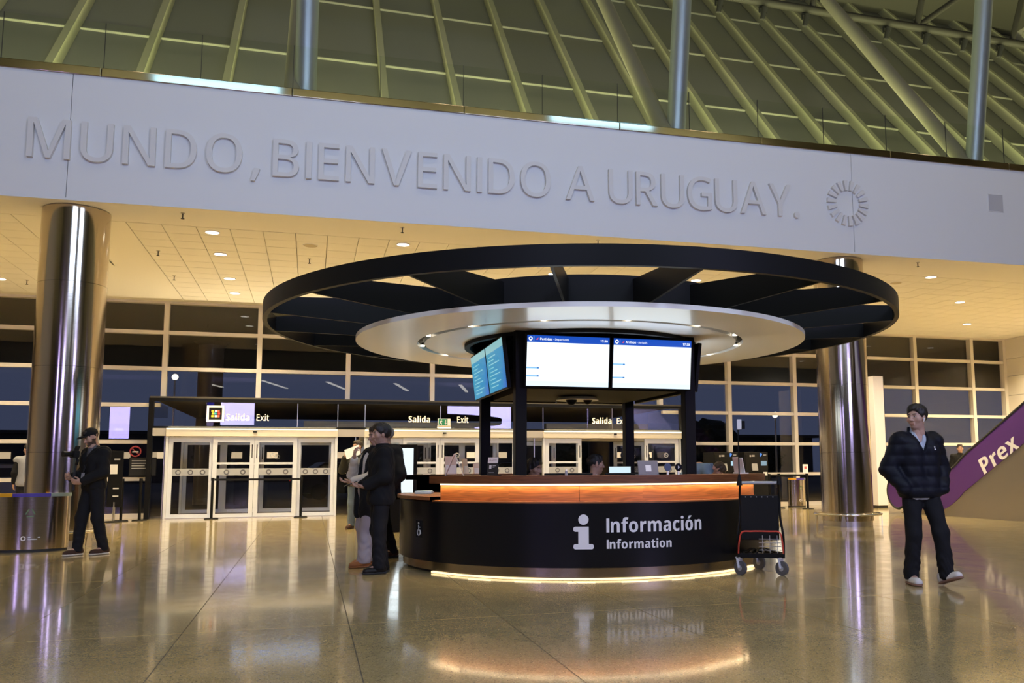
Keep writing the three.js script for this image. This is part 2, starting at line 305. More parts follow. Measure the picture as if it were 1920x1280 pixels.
// ---- vestibule with three sliding door sets
const VN = 23.69, VB = 26.4, VL = -3.82, VR = 10.45, VT = 2.98;
{
  const t = struct('trim_1');
  part(t, 'post', bx(0.11, VT, 0.16), M.black, [VL + 0.0, VT / 2, -VN]); part(t, 'post', bx(0.08, VT, 0.16), M.black, [VR, VT / 2, -VN]);
  part(t, 'top_rail', bx(VR - VL + 0.1, 0.075, 0.18), M.black, [(VL + VR) / 2, VT - 0.035, -VN]);
  part(t, 'lower_rail', bx(VR - VL, 0.05, 0.18), M.black, [(VL + VR) / 2, 2.255, -VN]);
  part(t, 'roof', bx(VR - VL + 0.1, 0.04, 33 - VN), M.soffit, [(VL + VR) / 2, VT + 0.03, -(VN + 33) / 2]);
  for (const u of [VL, VR]) part(t, 'side_glass', new THREE.PlaneGeometry(VB - VN - 0.2, VT - 0.1), M.glass, [u, VT / 2, -(VN + VB) / 2], [0, Math.PI / 2, 0]);
  const cuts = [VL + 0.05, -0.35, 0.66, 1.36, 3.36, 5.5, 5.74, 6.24, 8.3, VR - 0.04];
  for (let i = 0; i + 1 < cuts.length; i++) {
    const a = cuts[i], b = cuts[i + 1]; part(t, 'transom_glass', new THREE.PlaneGeometry(b - a - 0.012, 0.60), M.glass, [(a + b) / 2, 2.59, -VN + 0.02]);
    if (i) part(t, 'joint_bar', bx(0.014, 0.6, 0.03), M.satin, [a, 2.59, -VN + 0.01]);
  }
  for (const [a, b] of [[VL + 0.06, -3.45], [0.67, 1.35], [5.52, 6.23]]) {
    part(t, 'header_box', bx(b - a, 0.19, 0.12), mat(C(0.46, 0.44, 0.41), 0.5), [(a + b) / 2, 2.135, -VN + 0.03]);
    part(t, 'side_pane', new THREE.PlaneGeometry(b - a, 2.03), M.glass, [(a + b) / 2, 1.02, -VN - 0.03]);
    part(t, 'joint_bar', bx(0.025, 2.03, 0.05), M.satin, [(a + b) / 2 + 0.12, 1.02, -VN - 0.03]);
  }
  part(t, 'transom_duct', bx(5.6, 0.16, 0.25), M.tubeGrey, [2.6, 2.42, -VN - 1.1]); part(t, 'transom_duct', bx(3.2, 0.16, 0.25), M.tubeGrey, [8.2, 2.42, -VN - 1.1]);
}
const ringMark = (r, w) => new THREE.TorusGeometry(r, w, 6, 24);
const markDark = mat(C(0.16, 0.16, 0.18), 0.6), markPale = mat(C(0.62, 0.62, 0.62), 0.6);
function doorLeaf(parent, u0, u1, h, mid, z, sensor) {
  const l = new THREE.Group(); l.name = 'leaf'; parent.add(l); const w = u1 - u0, s = 0.105; l.position.set(u0, 0, z);
  part(l, 'leaf_frame', merge([bx(s, h, 0.05, s / 2, h / 2, 0), bx(s, h, 0.05, w - s / 2, h / 2, 0), bx(w - 2 * s, 0.13, 0.05, w / 2, h - 0.065, 0), bx(w - 2 * s, 0.10, 0.05, w / 2, 0.05, 0), ...(mid ? [bx(w - 2 * s, 0.05, 0.05, w / 2, 1.355, 0)] : [])]), M.doorFrame);
  part(l, 'glass_pane', new THREE.PlaneGeometry(w - 2 * s + 0.01, h - 0.22), M.glass, [w / 2, h / 2, 0]);
  part(l, 'frosted_band', bx(w - 2 * s, 0.175, 0.004), M.frost, [w / 2, 1.14, 0.006]);
  const n = mid ? 2 : 3, gs = []; for (let k = 0; k < n; k++) { const g = ringMark(0.052, 0.014); g.scale(1, 1, 0.25); g.translate(s + (w - 2 * s) * (k + 0.5) / n + (mid ? 0.04 : 0), 1.14, 0.012); gs.push(g); }
  part(l, 'ring_marks', merge(gs), markDark);
  if (sensor) part(l, 'pull_slot', rbx(0.022, 0.34, 0.012, 0.005), M.black, [sensor > 0 ? w - s / 2 : s / 2, 1.66, 0.03]);
  return l;
}
function doorSet(u0, cuts, open, z, lit) {
  const d = struct('door_' + (++doorSet.n)); d.position.set(0, 0, z); const u1 = cuts[cuts.length - 1], h = 2.02;
  part(d, 'door_jamb', bx(0.06, 2.03, 0.14), M.doorFrame, [u0 - 0.02, 1.015, 0]); part(d, 'door_jamb', bx(0.06, 2.03, 0.14), M.doorFrame, [u1 + 0.02, 1.015, 0]);
  part(d, 'header', rbx(u1 - u0 + 0.1, 0.19, 0.16, 0.01), mat(C(0.78, 0.72, 0.58), 0.45), [(u0 + u1) / 2, 2.125, 0.04]);
  part(d, 'threshold', bx(u1 - u0, 0.012, 0.2), M.satin, [(u0 + u1) / 2, 0.006, 0]);
  if (lit) {
    part(d, 'header_led_strip', bx(u1 - u0 + 0.08, 0.03, 0.02), glow(C(1, 0.86, 0.58), 2.0), [(u0 + u1) / 2, 2.215, 0.13]);
    part(d, 'sensor', rbx(0.09, 0.035, 0.05, 0.012), M.black, [(u0 + u1) / 2 + 0.02, 2.15, 0.14]);
    const l = new THREE.RectAreaLight(C(1, 0.80, 0.47), HDR_POWER, u1 - u0, 0.05); l.position.set((u0 + u1) / 2, 2.24, z + 0.13); l.lookAt((u0 + u1) / 2, 5.0, z + 0.14); scene.add(l);
  }
  const c = [u0, ...cuts];
  if (!open) { doorLeaf(d, c[0], c[1], h, false, -0.06); doorLeaf(d, c[1] - 0.02, c[2] - 0.004, h, true, 0.02, 1); doorLeaf(d, c[2] + 0.004, c[3] + 0.02, h, true, 0.02, -1); doorLeaf(d, c[3], c[4], h, false, -0.06); }
  else { doorLeaf(d, c[0], c[1], h, false, -0.06); doorLeaf(d, c[0] + 0.02, c[1] + 0.02, h, true, 0.02, 1); doorLeaf(d, c[3] - 0.04, c[4] - 0.04, h, true, 0.02, -1); doorLeaf(d, c[3], c[4], h, false, -0.06); }
  // no-smoking mark on the right sliding leaf
  const uc = open ? (c[3] + c[4]) / 2 + 0.1 : c[2] + 0.46;
  const g = ringMark(0.062, 0.009); g.scale(1, 1, 0.3); const b = bx(0.012, 0.12, 0.004); b.rotateZ(0.8); part(d, 'no_smoking_mark', merge([g, b]), markPale, [uc, 1.55, 0.035]);
  return d;
}
doorSet.n = 0;
doorSet(-3.40, [-2.34, -1.37, -0.35, 0.62], false, -VN, true);
doorSet(1.40, [2.38, 3.355, 4.40, 5.48], false, -VN, true);
doorSet(6.28, [7.34, 8.30, 9.32, 10.38], true, -VN, true);
doorSet(-3.40, [-2.34, -1.37, -0.35, 0.62], false, -VB, false);
doorSet(1.40, [2.38, 3.355, 4.40, 5.48], false, -VB, false);
doorSet(6.28, [7.34, 8.30, 9.32, 10.38], true, -VB, false);
// lettering on the transom glass
const creamGlow = mat(C(0.46, 0.43, 0.37), 0.6);
for (const [us, ws, ue, we, h, where] of [[-2.08, 0.56, -1.35, 0.30, 2.44, 'first doors beside the coded sign'], [2.5, 0.575, 3.81, 0.31, 2.44, 'middle doors around the green exit box'], [7.69, 0.58, 8.44, 0.31, 2.45, 'open doors']]) {
  const t = thing('exit_lettering', 'cream exit wording in two languages over the ' + where, 'lettering', [0, h, -VN + 0.03]);
  part(t, 'spanish_word', textGeo('Salida', fontB, 0.165, 0.012, ws), creamGlow, [us, 0, 0]); part(t, 'english_word', textGeo('Exit', fontR, 0.165, 0.012, we), creamGlow, [ue, 0, 0]);
}
{ // square coded sign
  const s = thing('coded_sign', 'square white framed sign with coloured blocks on black above the first doors', 'sign', [-2.33, 2.605, -VN + 0.06]);
  part(s, 'frame', merge([bx(0.41, 0.05, 0.03, 0, 0.18, 0), bx(0.41, 0.05, 0.03, 0, -0.18, 0), bx(0.05, 0.31, 0.03, 0.18, 0, 0), bx(0.05, 0.31, 0.03, -0.18, 0, 0)]), M.signWhite);
  part(s, 'panel', bx(0.31, 0.31, 0.02), M.black);
  const cols = ['#d8b020', '#c83228', '#2b9cb0', '#e0c030', '#d05038', '#f0f0e0'];
  for (let k = 0; k < 9; k++) part(s, 'colour_block', bx(0.055, 0.05, 0.004), mat(cols[(k * 5) % 6], 0.5), [-0.07 + (k % 3) * 0.07 + (k & 1) * 0.012, 0.065 - Math.floor(k / 3) * 0.065, 0.012]);
}
{ // green emergency exit box
  const e = thing('emergency_exit_sign', 'green and white running man emergency exit box under the glass lettering', 'exit sign', [3.445, 2.30, -VN + 0.12]);
  part(e, 'housing', rbx(0.36, 0.06, 0.09, 0.01), mat(C(0.62, 0.55, 0.42), 0.5), [0, 0.02, 0]);
  part(e, 'sign_plate', bx(0.34, 0.19, 0.012), M.signWhite, [0, 0.145, 0]);
  part(e, 'green_face_light', bx(0.24, 0.17, 0.004), glow(C(0.02, 0.34, 0.12), 0.7), [-0.03, 0.147, 0.009]);
  const man = [new THREE.CircleGeometry(0.016, 14).translate(-0.07, 0.205, 0)];
  for (const [a, b, r] of [[[-0.078, 0.18], [-0.1, 0.13], 0.016], [[-0.1, 0.13], [-0.13, 0.08], 0.010], [[-0.1, 0.13], [-0.065, 0.11], 0.010], [[-0.065, 0.11], [-0.07, 0.075], 0.009], [[-0.08, 0.175], [-0.045, 0.155], 0.007], [[-0.085, 0.175], [-0.125, 0.16], 0.007], [[0.04, 0.21], [0.04, 0.1], 0.008], [[0.04, 0.085], [0.015, 0.12], 0.008], [[0.04, 0.085], [0.065, 0.12], 0.008]]) man.push(rod([a[0], a[1], 0], [b[0], b[1], 0], r, 6).scale(1, 1, 0.1));
  part(e, 'running_man_mark', merge(man), M.signWhite, [0, 0, 0.0125]);
}
// ---- leaning upper wall over the balcony: ribs, cross bars, grey panels
{
  const w = struct('wall_upper'); w.position.set(0, 8.4, -23.0); w.rotation.x = -41.5 * D2R;
  const R0 = -7.19, lines = [-2.4, 3.2, 8.28, 13.33, 18.45, 23.5], k0 = -4, k1 = 22;
  const pg = [], tone = [0, 1, 2].map((k) => { const m = M.roofPanel.clone(); m.color.multiplyScalar(1 - 0.06 * k); return m; });
  for (let j = 0; j + 1 < lines.length; j++) pg.push(boxUV(MD - 0.03, lines[j + 1] - lines[j] - 0.02, 0.06));
  const ribG = bx(0.2, 26.4, 0.40, 0, 10.5, 0.22), barG = bx(MD - 0.2, 0.05, 0.07);
  for (let k = k0; k <= k1; k++) {
    const u = R0 + MD * k; part(w, 'rib', ribG, M.rib, [u, 0, 0]);
    if (k < k1) for (let j = 0; j + 1 < lines.length; j++) {
      part(w, 'panel', pg[j], tone[Math.floor(rnd() * 3)], [u + MD / 2, (lines[j] + lines[j + 1]) / 2, -0.03]);
      if (j) part(w, 'cross_bar', barG, M.roofBar, [u + MD / 2, lines[j], 0.035]);
    }
  }
  part(w, 'backing', bx(64, 28, 0.2), M.dark, [10, 10.5, -0.2]);
}
// ---- leaning steel columns and raking tubes on the mezzanine
[[-0.283, 'first'], [7.483, 'second'], [15.377, 'third']].forEach(([u], k) => {
  const lean = -0.1665, y0 = 6.55, y1 = 21.0, z0 = -(16.9 + (y0 - 8.637) * lean), z1 = -(16.9 + (y1 - 8.637) * lean);
  const t = thing('leaning_column', ['slender leaning steel column above the greeting word for the world', 'slender leaning steel column above the country name lettering', 'slender leaning steel column above the square access plate'][k], 'column', [u, y0, z0], 0, 'leaning columns on the mezzanine');
  part(t, 'shaft', rod([0, 0, 0], [0, y1 - y0, z1 - z0], 0.205, 40), M.upperSteel); part(t, 'base_plate', cyl(0.3, 0.3, 0.04, 0, 0.02, 0, 32), M.upperSteel);
});
[[-0.5, 1.9], [7.21, 2], [15.22, 2], [23.1, 2]].forEach(([u], k) => {
  const y0 = 6.55, f = (y) => -(17.1 + (y - 8.686) * 0.764), y1 = 15.9;
  const t = single('raking_tube', rod([0, 0, 0], [0, y1 - y0, f(y1) - f(y0)], 0.185, 32), M.tubeGrey, ['grey raking roof tube rising behind the first leaning column', 'grey raking roof tube rising behind the second leaning column', 'grey raking roof tube rising to the spotlit truss', 'grey raking roof tube rising to the far end of the truss'][k], 'tube', [u, y0, f(y0)], 0, 'raking roof tubes');
});
{
  const t = thing('roof_truss', 'dark tubular roof truss carrying a row of spotlights', 'truss', [0, 15.78, -23.157]);
  part(t, 'bottom_chord', rod([-10, 0, 0], [36, 0, 0], 0.13, 20), M.truss); part(t, 'top_chord', rod([-10, 3.0, 0.4], [36, 3.0, 0.4], 0.13, 16), M.truss);
  for (let k = -2; k < 4; k++) { const u = 19.05 + 7.9 * k; part(t, 'diagonal', rod([u, 0, 0], [u + 0.5, 3.0, 0.4], 0.11, 14), M.truss); part(t, 'diagonal', rod([u, 0, 0], [u + 4.0, 3.0, 0.4], 0.10, 14), M.truss); part(t, 'diagonal', rod([u + 3.9, 0, 0], [u + 4.6, 3.0, 0.4], 0.10, 14), M.truss); }
  const proto = [];
  for (let k = 0; k < 9; k++) {
    const u = 11.77 + 1.52 * k;
    const s = thing('truss_spotlight', 'black theatre spotlight clamped under the roof truss', 'spotlight', [u, 15.65, -23.157], 0, 'spotlights under the roof truss');
    part(s, 'yoke', merge([bx(0.04, 0.2, 0.05, -0.11, -0.14, 0), bx(0.04, 0.2, 0.05, 0.11, -0.14, 0), bx(0.24, 0.03, 0.06, 0, -0.04, 0)]), M.blackMatte);
    part(s, 'can', cyl(0.075, 0.1, 0.36, 0, 0, 0, 18), M.blackMatte, [0, -0.26, 0.05], [0.35, 0, -0.1]); part(s, 'lens_rim', cyl(0.085, 0.085, 0.03, 0, 0, 0, 18), M.dark, [-0.02, -0.44, -0.02], [0.35, 0, -0.1]);
  }
}
// ---- side walls, roof and rear of the hall (beyond the frame, seen only in reflections)
{
  const wr = struct('wall_right');
  part(wr, 'core', bx(0.3, HC, 8), M.ceil, [22.98, HC / 2, -20.2]);
  const js = [0, 0.95, 1.6, 2.25, 2.908, 3.564, 4.224, 4.814, HC];
  for (let j = 0; j + 1 < js.length; j++) for (let k = 0; k < 3; k++) part(wr, 'cladding_board', bx(0.04, js[j + 1] - js[j] - 0.014, 2.64), M.cladding, [22.80, (js[j] + js[j + 1]) / 2, -(17.6 + 2.65 * k)]);
  struct('wall_left', bx(0.4, 27, 56), M.hallWall, [-22.2, 13.5, -12]); struct('wall_side', bx(0.4, 27, 56), M.hallWall, [38.2, 13.5, -12]);
  struct('wall_rear', bx(61, 27, 0.4), M.hallBack, [8, 13.5, 14]); struct('roof_1', bx(61, 0.4, 56), M.hallRoof, [8, 26, -12]);
  struct('ceiling_rear', bx(60, 1.4, 12), M.hallBack, [8, 6.9, 8]);
}
// ---- lighting of the upper hall
const UP_COL = C(0.96, 0.97, 0.46);
for (let k = 0; k < 12; k++) {                                        // linear uplights along the mezzanine floor, washing the leaning wall
  const u = -14 + k * 4.2;
  const t = thing('mezzanine_uplight', 'linear uplight on the mezzanine floor behind the balcony', 'uplight', [u, 6.6, -20.2], 0, 'mezzanine uplights');
  part(t, 'housing', bx(3.6, 0.1, 0.34), M.dark, [0, 0, 0]); part(t, 'led_lens', bx(3.5, 0.012, 0.28), glow(UP_COL, 1.5), [0, 0.055, 0]);
  rectLight(UP_COL, UP_POWER, 3.5, 0.28, [u, 6.67, -20.2], [u, 12, -22.5]);
}
for (const [u, nm] of [[-4.0, 'a'], [9.6, 'b']]) {                     // cool floodlight panels high over the hall
  const t = thing('hall_light_panel', 'cool white floodlight panel hung high over the hall', 'light panel', [u, 14.17, 0], 0, 'hall floodlight panels');
  part(t, 'housing', bx(4.2, 0.5, 0.12), M.dark, [0, 0, 0.08]); part(t, 'light_face', bx(4.0, 0.36, 0.02), glow(C(0.62, 0.86, 1), 3), [0, 0, 0]);
  rectLight(C(0.25, 0.72, 1), PANEL_POWER, 4.0, 0.36, [u, 14.17, -0.03], [u, 12.0, -6]);
}
for (const [u, n] of [[-6, 6], [4, 6], [14, 6], [24, 6]]) {            // warm high-bay lamps of the hall
  const t = thing('high_bay_lamp', 'round warm high bay lamp under the hall roof', 'lamp', [u, 22, -n], 0, 'high bay lamps');
  part(t, 'reflector', cyl(0.7, 0.25, 0.4, 0, 0.25, 0, 28), M.dark); part(t, 'lamp_lens', cyl(0.65, 0.65, 0.02, 0, 0.03, 0, 28), glow(C(1, 0.84, 0.58), 4));
  rectLight(C(1, 0.80, 0.52), BAY_POWER, 1.2, 1.2, [u, 22, -n], [u, 0, -n]);
}
for (const u of [-5.8, -2.1, 1.4, 5.2, 9.0, 12.8, 16.5]) {             // linear lamps under the rear ceiling, mirrored in the glass front
  const t = thing('linear_lamp', 'slim white linear lamp under the rear ceiling', 'lamp', [u, 6.14, 5], 0.25, 'linear lamps of the rear ceiling');
  part(t, 'body', bx(0.22, 0.06, 5.0), M.satin, [0, 0.028, 0]); part(t, 'lamp_lens', bx(0.2, 0.02, 4.9), glow(C(1, 0.94, 0.82), LIN_GLOW), [0, -0.02, 0]);
}
for (let k = 0; k < 4; k++) {                                          // wall washers high on the rear wall, mirrored in the balustrade glass
  const u = -10 + k * 9.5, t = thing('rear_wall_washer', 'linear yellow wall washer high on the rear wall', 'uplight', [u, 17.6, 12.6], 0, 'rear wall washers');
  part(t, 'housing', bx(8.1, 0.1, 0.36), M.dark); part(t, 'led_lens', bx(8, 0.012, 0.3), glow(UP_COL, 1.5), [0, 0.056, 0]); rectLight(UP_COL, REAR_POWER, 8, 0.3, [u, 17.68, 12.6], [u, 21, 13.6]);
}
// large LED screens behind the viewpoint
function ledScreen(u, h, z, w, ht, turn, draw, label, k, col, light) {
  const t = thing('led_screen', label, 'screen', [u, h, z], Math.PI + turn);
  part(t, 'cabinet', bx(w + 0.1, ht + 0.1, 0.12), M.dark, [0, 0, -0.07]);
  const tex = canvasTex(256, Math.round(256 * ht / w), draw);
  part(t, 'screen_face', new THREE.PlaneGeometry(w, ht), new THREE.MeshStandardMaterial({ color: 0, emissive: 0xffffff, emissiveMap: tex, emissiveIntensity: k, roughness: 0.6 }), [0, 0, 0.001]);
  if (light) { const d = V3(0, 0, 1).applyAxisAngle(V3(0, 1, 0), Math.PI + turn); rectLight(col, light, w, ht, [u + d.x * 0.03, h, z + d.z * 0.03], [u + d.x * 5, h, z + d.z * 5]); }
}
const banner = (top, bottom) => (x, w, h) => { x.fillStyle = top; x.fillRect(0, 0, w, h); x.fillStyle = bottom; x.fillRect(0, h * 0.58, w, h * 0.42); x.fillStyle = '#ffffff'; x.fillRect(w * 0.3, h * 0.7, w * 0.45, h * 0.08); x.fillStyle = '#3030a0'; x.fillRect(w * 0.4, h * 0.25, w * 0.2, h * 0.08); };
ledScreen(-4.0, 4.35, 5, 1.8, 1.3, 0.1, banner('#cdbcff', '#2a3cff'), 'pale violet and blue LED banner screen behind the viewpoint', SCR_GLOW, C(0.55, 0.5, 1), SCR_POWER);
ledScreen(-5.6, 4.3, 5, 0.7, 1.5, 0, banner('#2a3cff', '#cdbcff'), 'narrow blue LED column screen beside the violet banner', SCR_GLOW, C(0.55, 0.5, 1), 0);
ledScreen(9.8, 4.3, 5, 4.0, 1.4, -0.1, banner('#c8bcff', '#2638f0'), 'wide violet and blue LED banner screen behind the viewpoint', SCR_GLOW, C(0.52, 0.48, 1), SCR_POWER);
ledScreen(-10.2, 3.9, 5, 1.0, 1.9, 0, banner('#b9a0ff', '#4a30ff'), 'tall purple LED screen near the side wall', SCR_GLOW, C(0.5, 0.42, 1), SCR_POWER);
ledScreen(-1.5, 9.3, 2.0, 4.5, 2.4, 0, banner('#bcd8ff', '#88aaff'), 'pale blue LED ribbon screen on the rear balcony over the first lamps', SCR_GLOW, C(0.62, 0.76, 1), RIB_POWER);
ledScreen(6.4, 9.3, 2.0, 4.5, 2.4, 0, banner('#bcd8ff', '#88aaff'), 'pale blue LED ribbon screen on the rear balcony over the last lamps', SCR_GLOW, C(0.62, 0.76, 1), RIB_POWER);

// ================================================================ STEEL COLUMNS
function steelColumn(u, n, label, railLabel) {
  const t = thing('steel_column', label, 'column', [u, 0, -n]);
  const cuts = [0.10, 1.48, 2.86, 4.24, HC - 0.01], R = 0.51;
  part(t, 'plinth', cyl(0.49, 0.49, 0.1, 0, 0.05, 0, 64), M.satin);
  for (let i = 0; i + 1 < cuts.length; i++) {
    const g = cyl(R, R, cuts[i + 1] - cuts[i] - 0.004, 0, (cuts[i] + cuts[i + 1]) / 2, 0, 96, true), uv = g.attributes.uv;
    for (let k = 0; k < uv.count; k++) uv.setXY(k, uv.getX(k) * 3.2, uv.getY(k) * 1.4);
    part(t, 'cladding_sheet', g, M.steel);
  }
  part(t, 'core', cyl(R - 0.01, R - 0.01, HC - 0.12, 0, HC / 2 + 0.04, 0, 32), M.dark);
  const h = thing('bumper_rail', railLabel, 'rail', [u, 0, -n]);
  part(h, 'hoop', new THREE.TorusGeometry(0.66, 0.022, 10, 72), M.chrome, [0, 0.235, 0], [Math.PI / 2, 0, 0]);
  for (const a of [0.55, 2.2, 4.0, 5.65]) {
    const s = new THREE.Shape([[-0.025, 0.215], [0.025, 0.215], [0.06, 0], [-0.06, 0]].map((q) => new THREE.Vector2(...q)));
    const g = new THREE.ExtrudeGeometry(s, { depth: 0.015, bevelEnabled: false }); g.translate(0, 0, -0.0075); g.rotateY(a + Math.PI / 2);
    part(h, 'foot', g, M.satin, [0.66 * Math.cos(-a), 0, 0.66 * Math.sin(-a)]);
  }
}
steelColumn(-3.865, 16.0, 'fat polished steel column beside the man with camera', 'low round steel bumper rail around the column by the man with camera');
steelColumn(10.614, 15.72, 'fat polished steel column beyond the information canopy', 'low round steel bumper rail around the column beyond the information canopy');

// ================================================================ INFORMATION DESK
const CU = 3.498, CN = 11.283, A = 17.224 * D2R, deg = (d) => A + d * D2R;
const desk = thing('information_desk', 'round black information desk with glowing wooden counter under the ring canopy', 'desk', [CU, 0, -CN]);
function bend(g, R, h, aDeg, dir = 1) {                                // wrap flat geometry (x right, y up, z out) on the desk front
  const p = g.attributes.position;
  for (let i = 0; i < p.count; i++) { const x = p.getX(i), y = p.getY(i), z = p.getZ(i), a = A + aDeg * D2R - x / R; p.setXYZ(i, -(R + z) * Math.sin(a), y + h, (R + z) * Math.cos(a)); }
  g.computeVertexNormals(); return g;
}
{
  const ledWarm = C(1, 0.68, 0.34), ledFloor = C(1, 0.72, 0.36);
  part(desk, 'front_panel', arcBox(2.30, 2.385, 0.134, 0.815, deg(-112), deg(112), 140), M.blackSatin);
  part(desk, 'plinth', arcBox(2.16, 2.335, 0.03, 0.134, deg(-110), deg(110), 120), mat(C(0.36, 0.30, 0.22), 0.25, 1));
  part(desk, 'plinth_foot', arcBox(2.16, 2.28, 0, 0.03, deg(-110), deg(110), 120), M.dark);
  part(desk, 'floor_led_strip', arcBox(2.33, 2.366, 0.006, 0.024, deg(-62), deg(47), 56), glow(ledFloor, 2.2));
  part(desk, 'ledge', arcBox(2.16, 2.39, 0.815, 0.832, deg(-78), deg(46), 100), M.wood);
  for (const [a, b] of [[-74, -45], [-44.9, 0.35], [0.45, 45.7]]) part(desk, 'wood_board', arcBox(2.18, 2.285, 0.832, 1.04, deg(a), deg(b), 40), M.wood);
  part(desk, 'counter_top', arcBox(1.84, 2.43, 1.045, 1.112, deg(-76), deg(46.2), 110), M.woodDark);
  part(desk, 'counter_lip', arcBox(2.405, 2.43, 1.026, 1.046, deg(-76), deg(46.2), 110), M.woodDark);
  part(desk, 'counter_led_strip', arcBox(2.286, 2.298, 1.004, 1.045, deg(-74), deg(45.5), 56), glow(C(1, 0.88, 0.62), 1.5));
  part(desk, 'low_counter', arcBox(1.72, 2.42, 0.832, 0.872, deg(46.2), deg(94), 50), M.wood);
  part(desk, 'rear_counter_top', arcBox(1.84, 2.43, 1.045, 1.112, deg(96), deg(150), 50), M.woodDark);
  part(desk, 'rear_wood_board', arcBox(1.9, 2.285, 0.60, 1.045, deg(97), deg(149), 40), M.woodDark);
  part(desk, 'rear_support', arcBox(2.1, 2.2, 0, 0.60, deg(97), deg(149), 30), M.blackMatte);
  part(desk, 'end_panel', arcBox(1.86, 2.28, 0, 1.04, deg(-76.5), deg(-74.2), 3), M.blackMatte);
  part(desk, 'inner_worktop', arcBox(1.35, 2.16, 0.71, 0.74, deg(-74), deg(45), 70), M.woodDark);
  part(desk, 'inner_panel', arcBox(2.1, 2.16, 0, 1.04, deg(-74), deg(45), 70), M.blackMatte);
  for (let k = 0; k < 9; k++) {                                        // light of the strips
    const a = deg(-70 + k * 14), s = Math.sin(a), c = Math.cos(a);
    rectLight(ledWarm, 60, 0.54, 0.02, [CU - 2.318 * s, 1.018, -CN + 2.318 * c], [CU - 2.29 * s, 0.85, -CN + 2.29 * c]);
    if (k < 8 && k > 0) rectLight(ledFloor, 2.5, 0.3, 0.012, [CU - 2.377 * s, 0.018, -CN + 2.377 * c], [CU - 2.7 * s, 0.0, -CN + 2.7 * c]);
  }
  const d = 0.004;
  part(desk, 'spanish_word', bend(textGeo('Información', fontB, 0.148, d, 1.15), 2.385, 0.507, -6.53), M.signWhite);
  part(desk, 'english_word', bend(textGeo('Information', fontB, 0.094, d, 0.74), 2.385, 0.335, -6.6), M.signWhite);
  const ex = (pts) => new THREE.ExtrudeGeometry(new THREE.Shape(pts.map((q) => new THREE.Vector2(...q))), { depth: d, bevelEnabled: false });
  const rr4 = (x, y, w, h, r) => { const s = new THREE.Shape(); s.absarc(x + r, y + r, r, Math.PI, 1.5 * Math.PI); s.absarc(x + w - r, y + r, r, 1.5 * Math.PI, 2 * Math.PI); s.absarc(x + w - r, y + h - r, r, 0, 0.5 * Math.PI); s.absarc(x + r, y + h - r, r, 0.5 * Math.PI, Math.PI); return new THREE.ExtrudeGeometry(s, { depth: d, bevelEnabled: false, curveSegments: 6 }); };
  const dot = new THREE.CylinderGeometry(0.055, 0.055, d, 28).rotateX(Math.PI / 2).translate(0, 0.312, d / 2);
  part(desk, 'information_mark', bend(merge([dot, rr4(-0.108, 0, 0.216, 0.055, 0.022), rr4(-0.056, 0.01, 0.112, 0.228, 0.004), rr4(-0.108, 0.185, 0.14, 0.053, 0.022)]), 2.385, 0.332, -0.63), M.signWhite);
  const wc = [new THREE.CylinderGeometry(0.014, 0.014, d, 12).rotateX(Math.PI / 2).translate(-0.005, 0.14, 0), new THREE.TorusGeometry(0.035, 0.006, 5, 20, 4.6).rotateZ(2.2).translate(0, 0.035, 0)];
  for (const [a, b] of [[[-0.005, 0.12], [0, 0.062]], [[0, 0.062], [0.035, 0.06]], [[0.035, 0.06], [0.052, 0.02]], [[-0.003, 0.095], [0.03, 0.095]]]) wc.push(rod([...a, 0], [...b, 0], 0.006, 6));
  part(desk, 'wheelchair_plate', bend(rbx(0.17, 0.2, 0.004, 0.002).translate(0, 0.075, 0.001), 2.385, 0.415, 53.2), M.blackMatte);
  part(desk, 'wheelchair_mark', bend(merge(wc), 2.390, 0.415, 53.2), markPale);
}
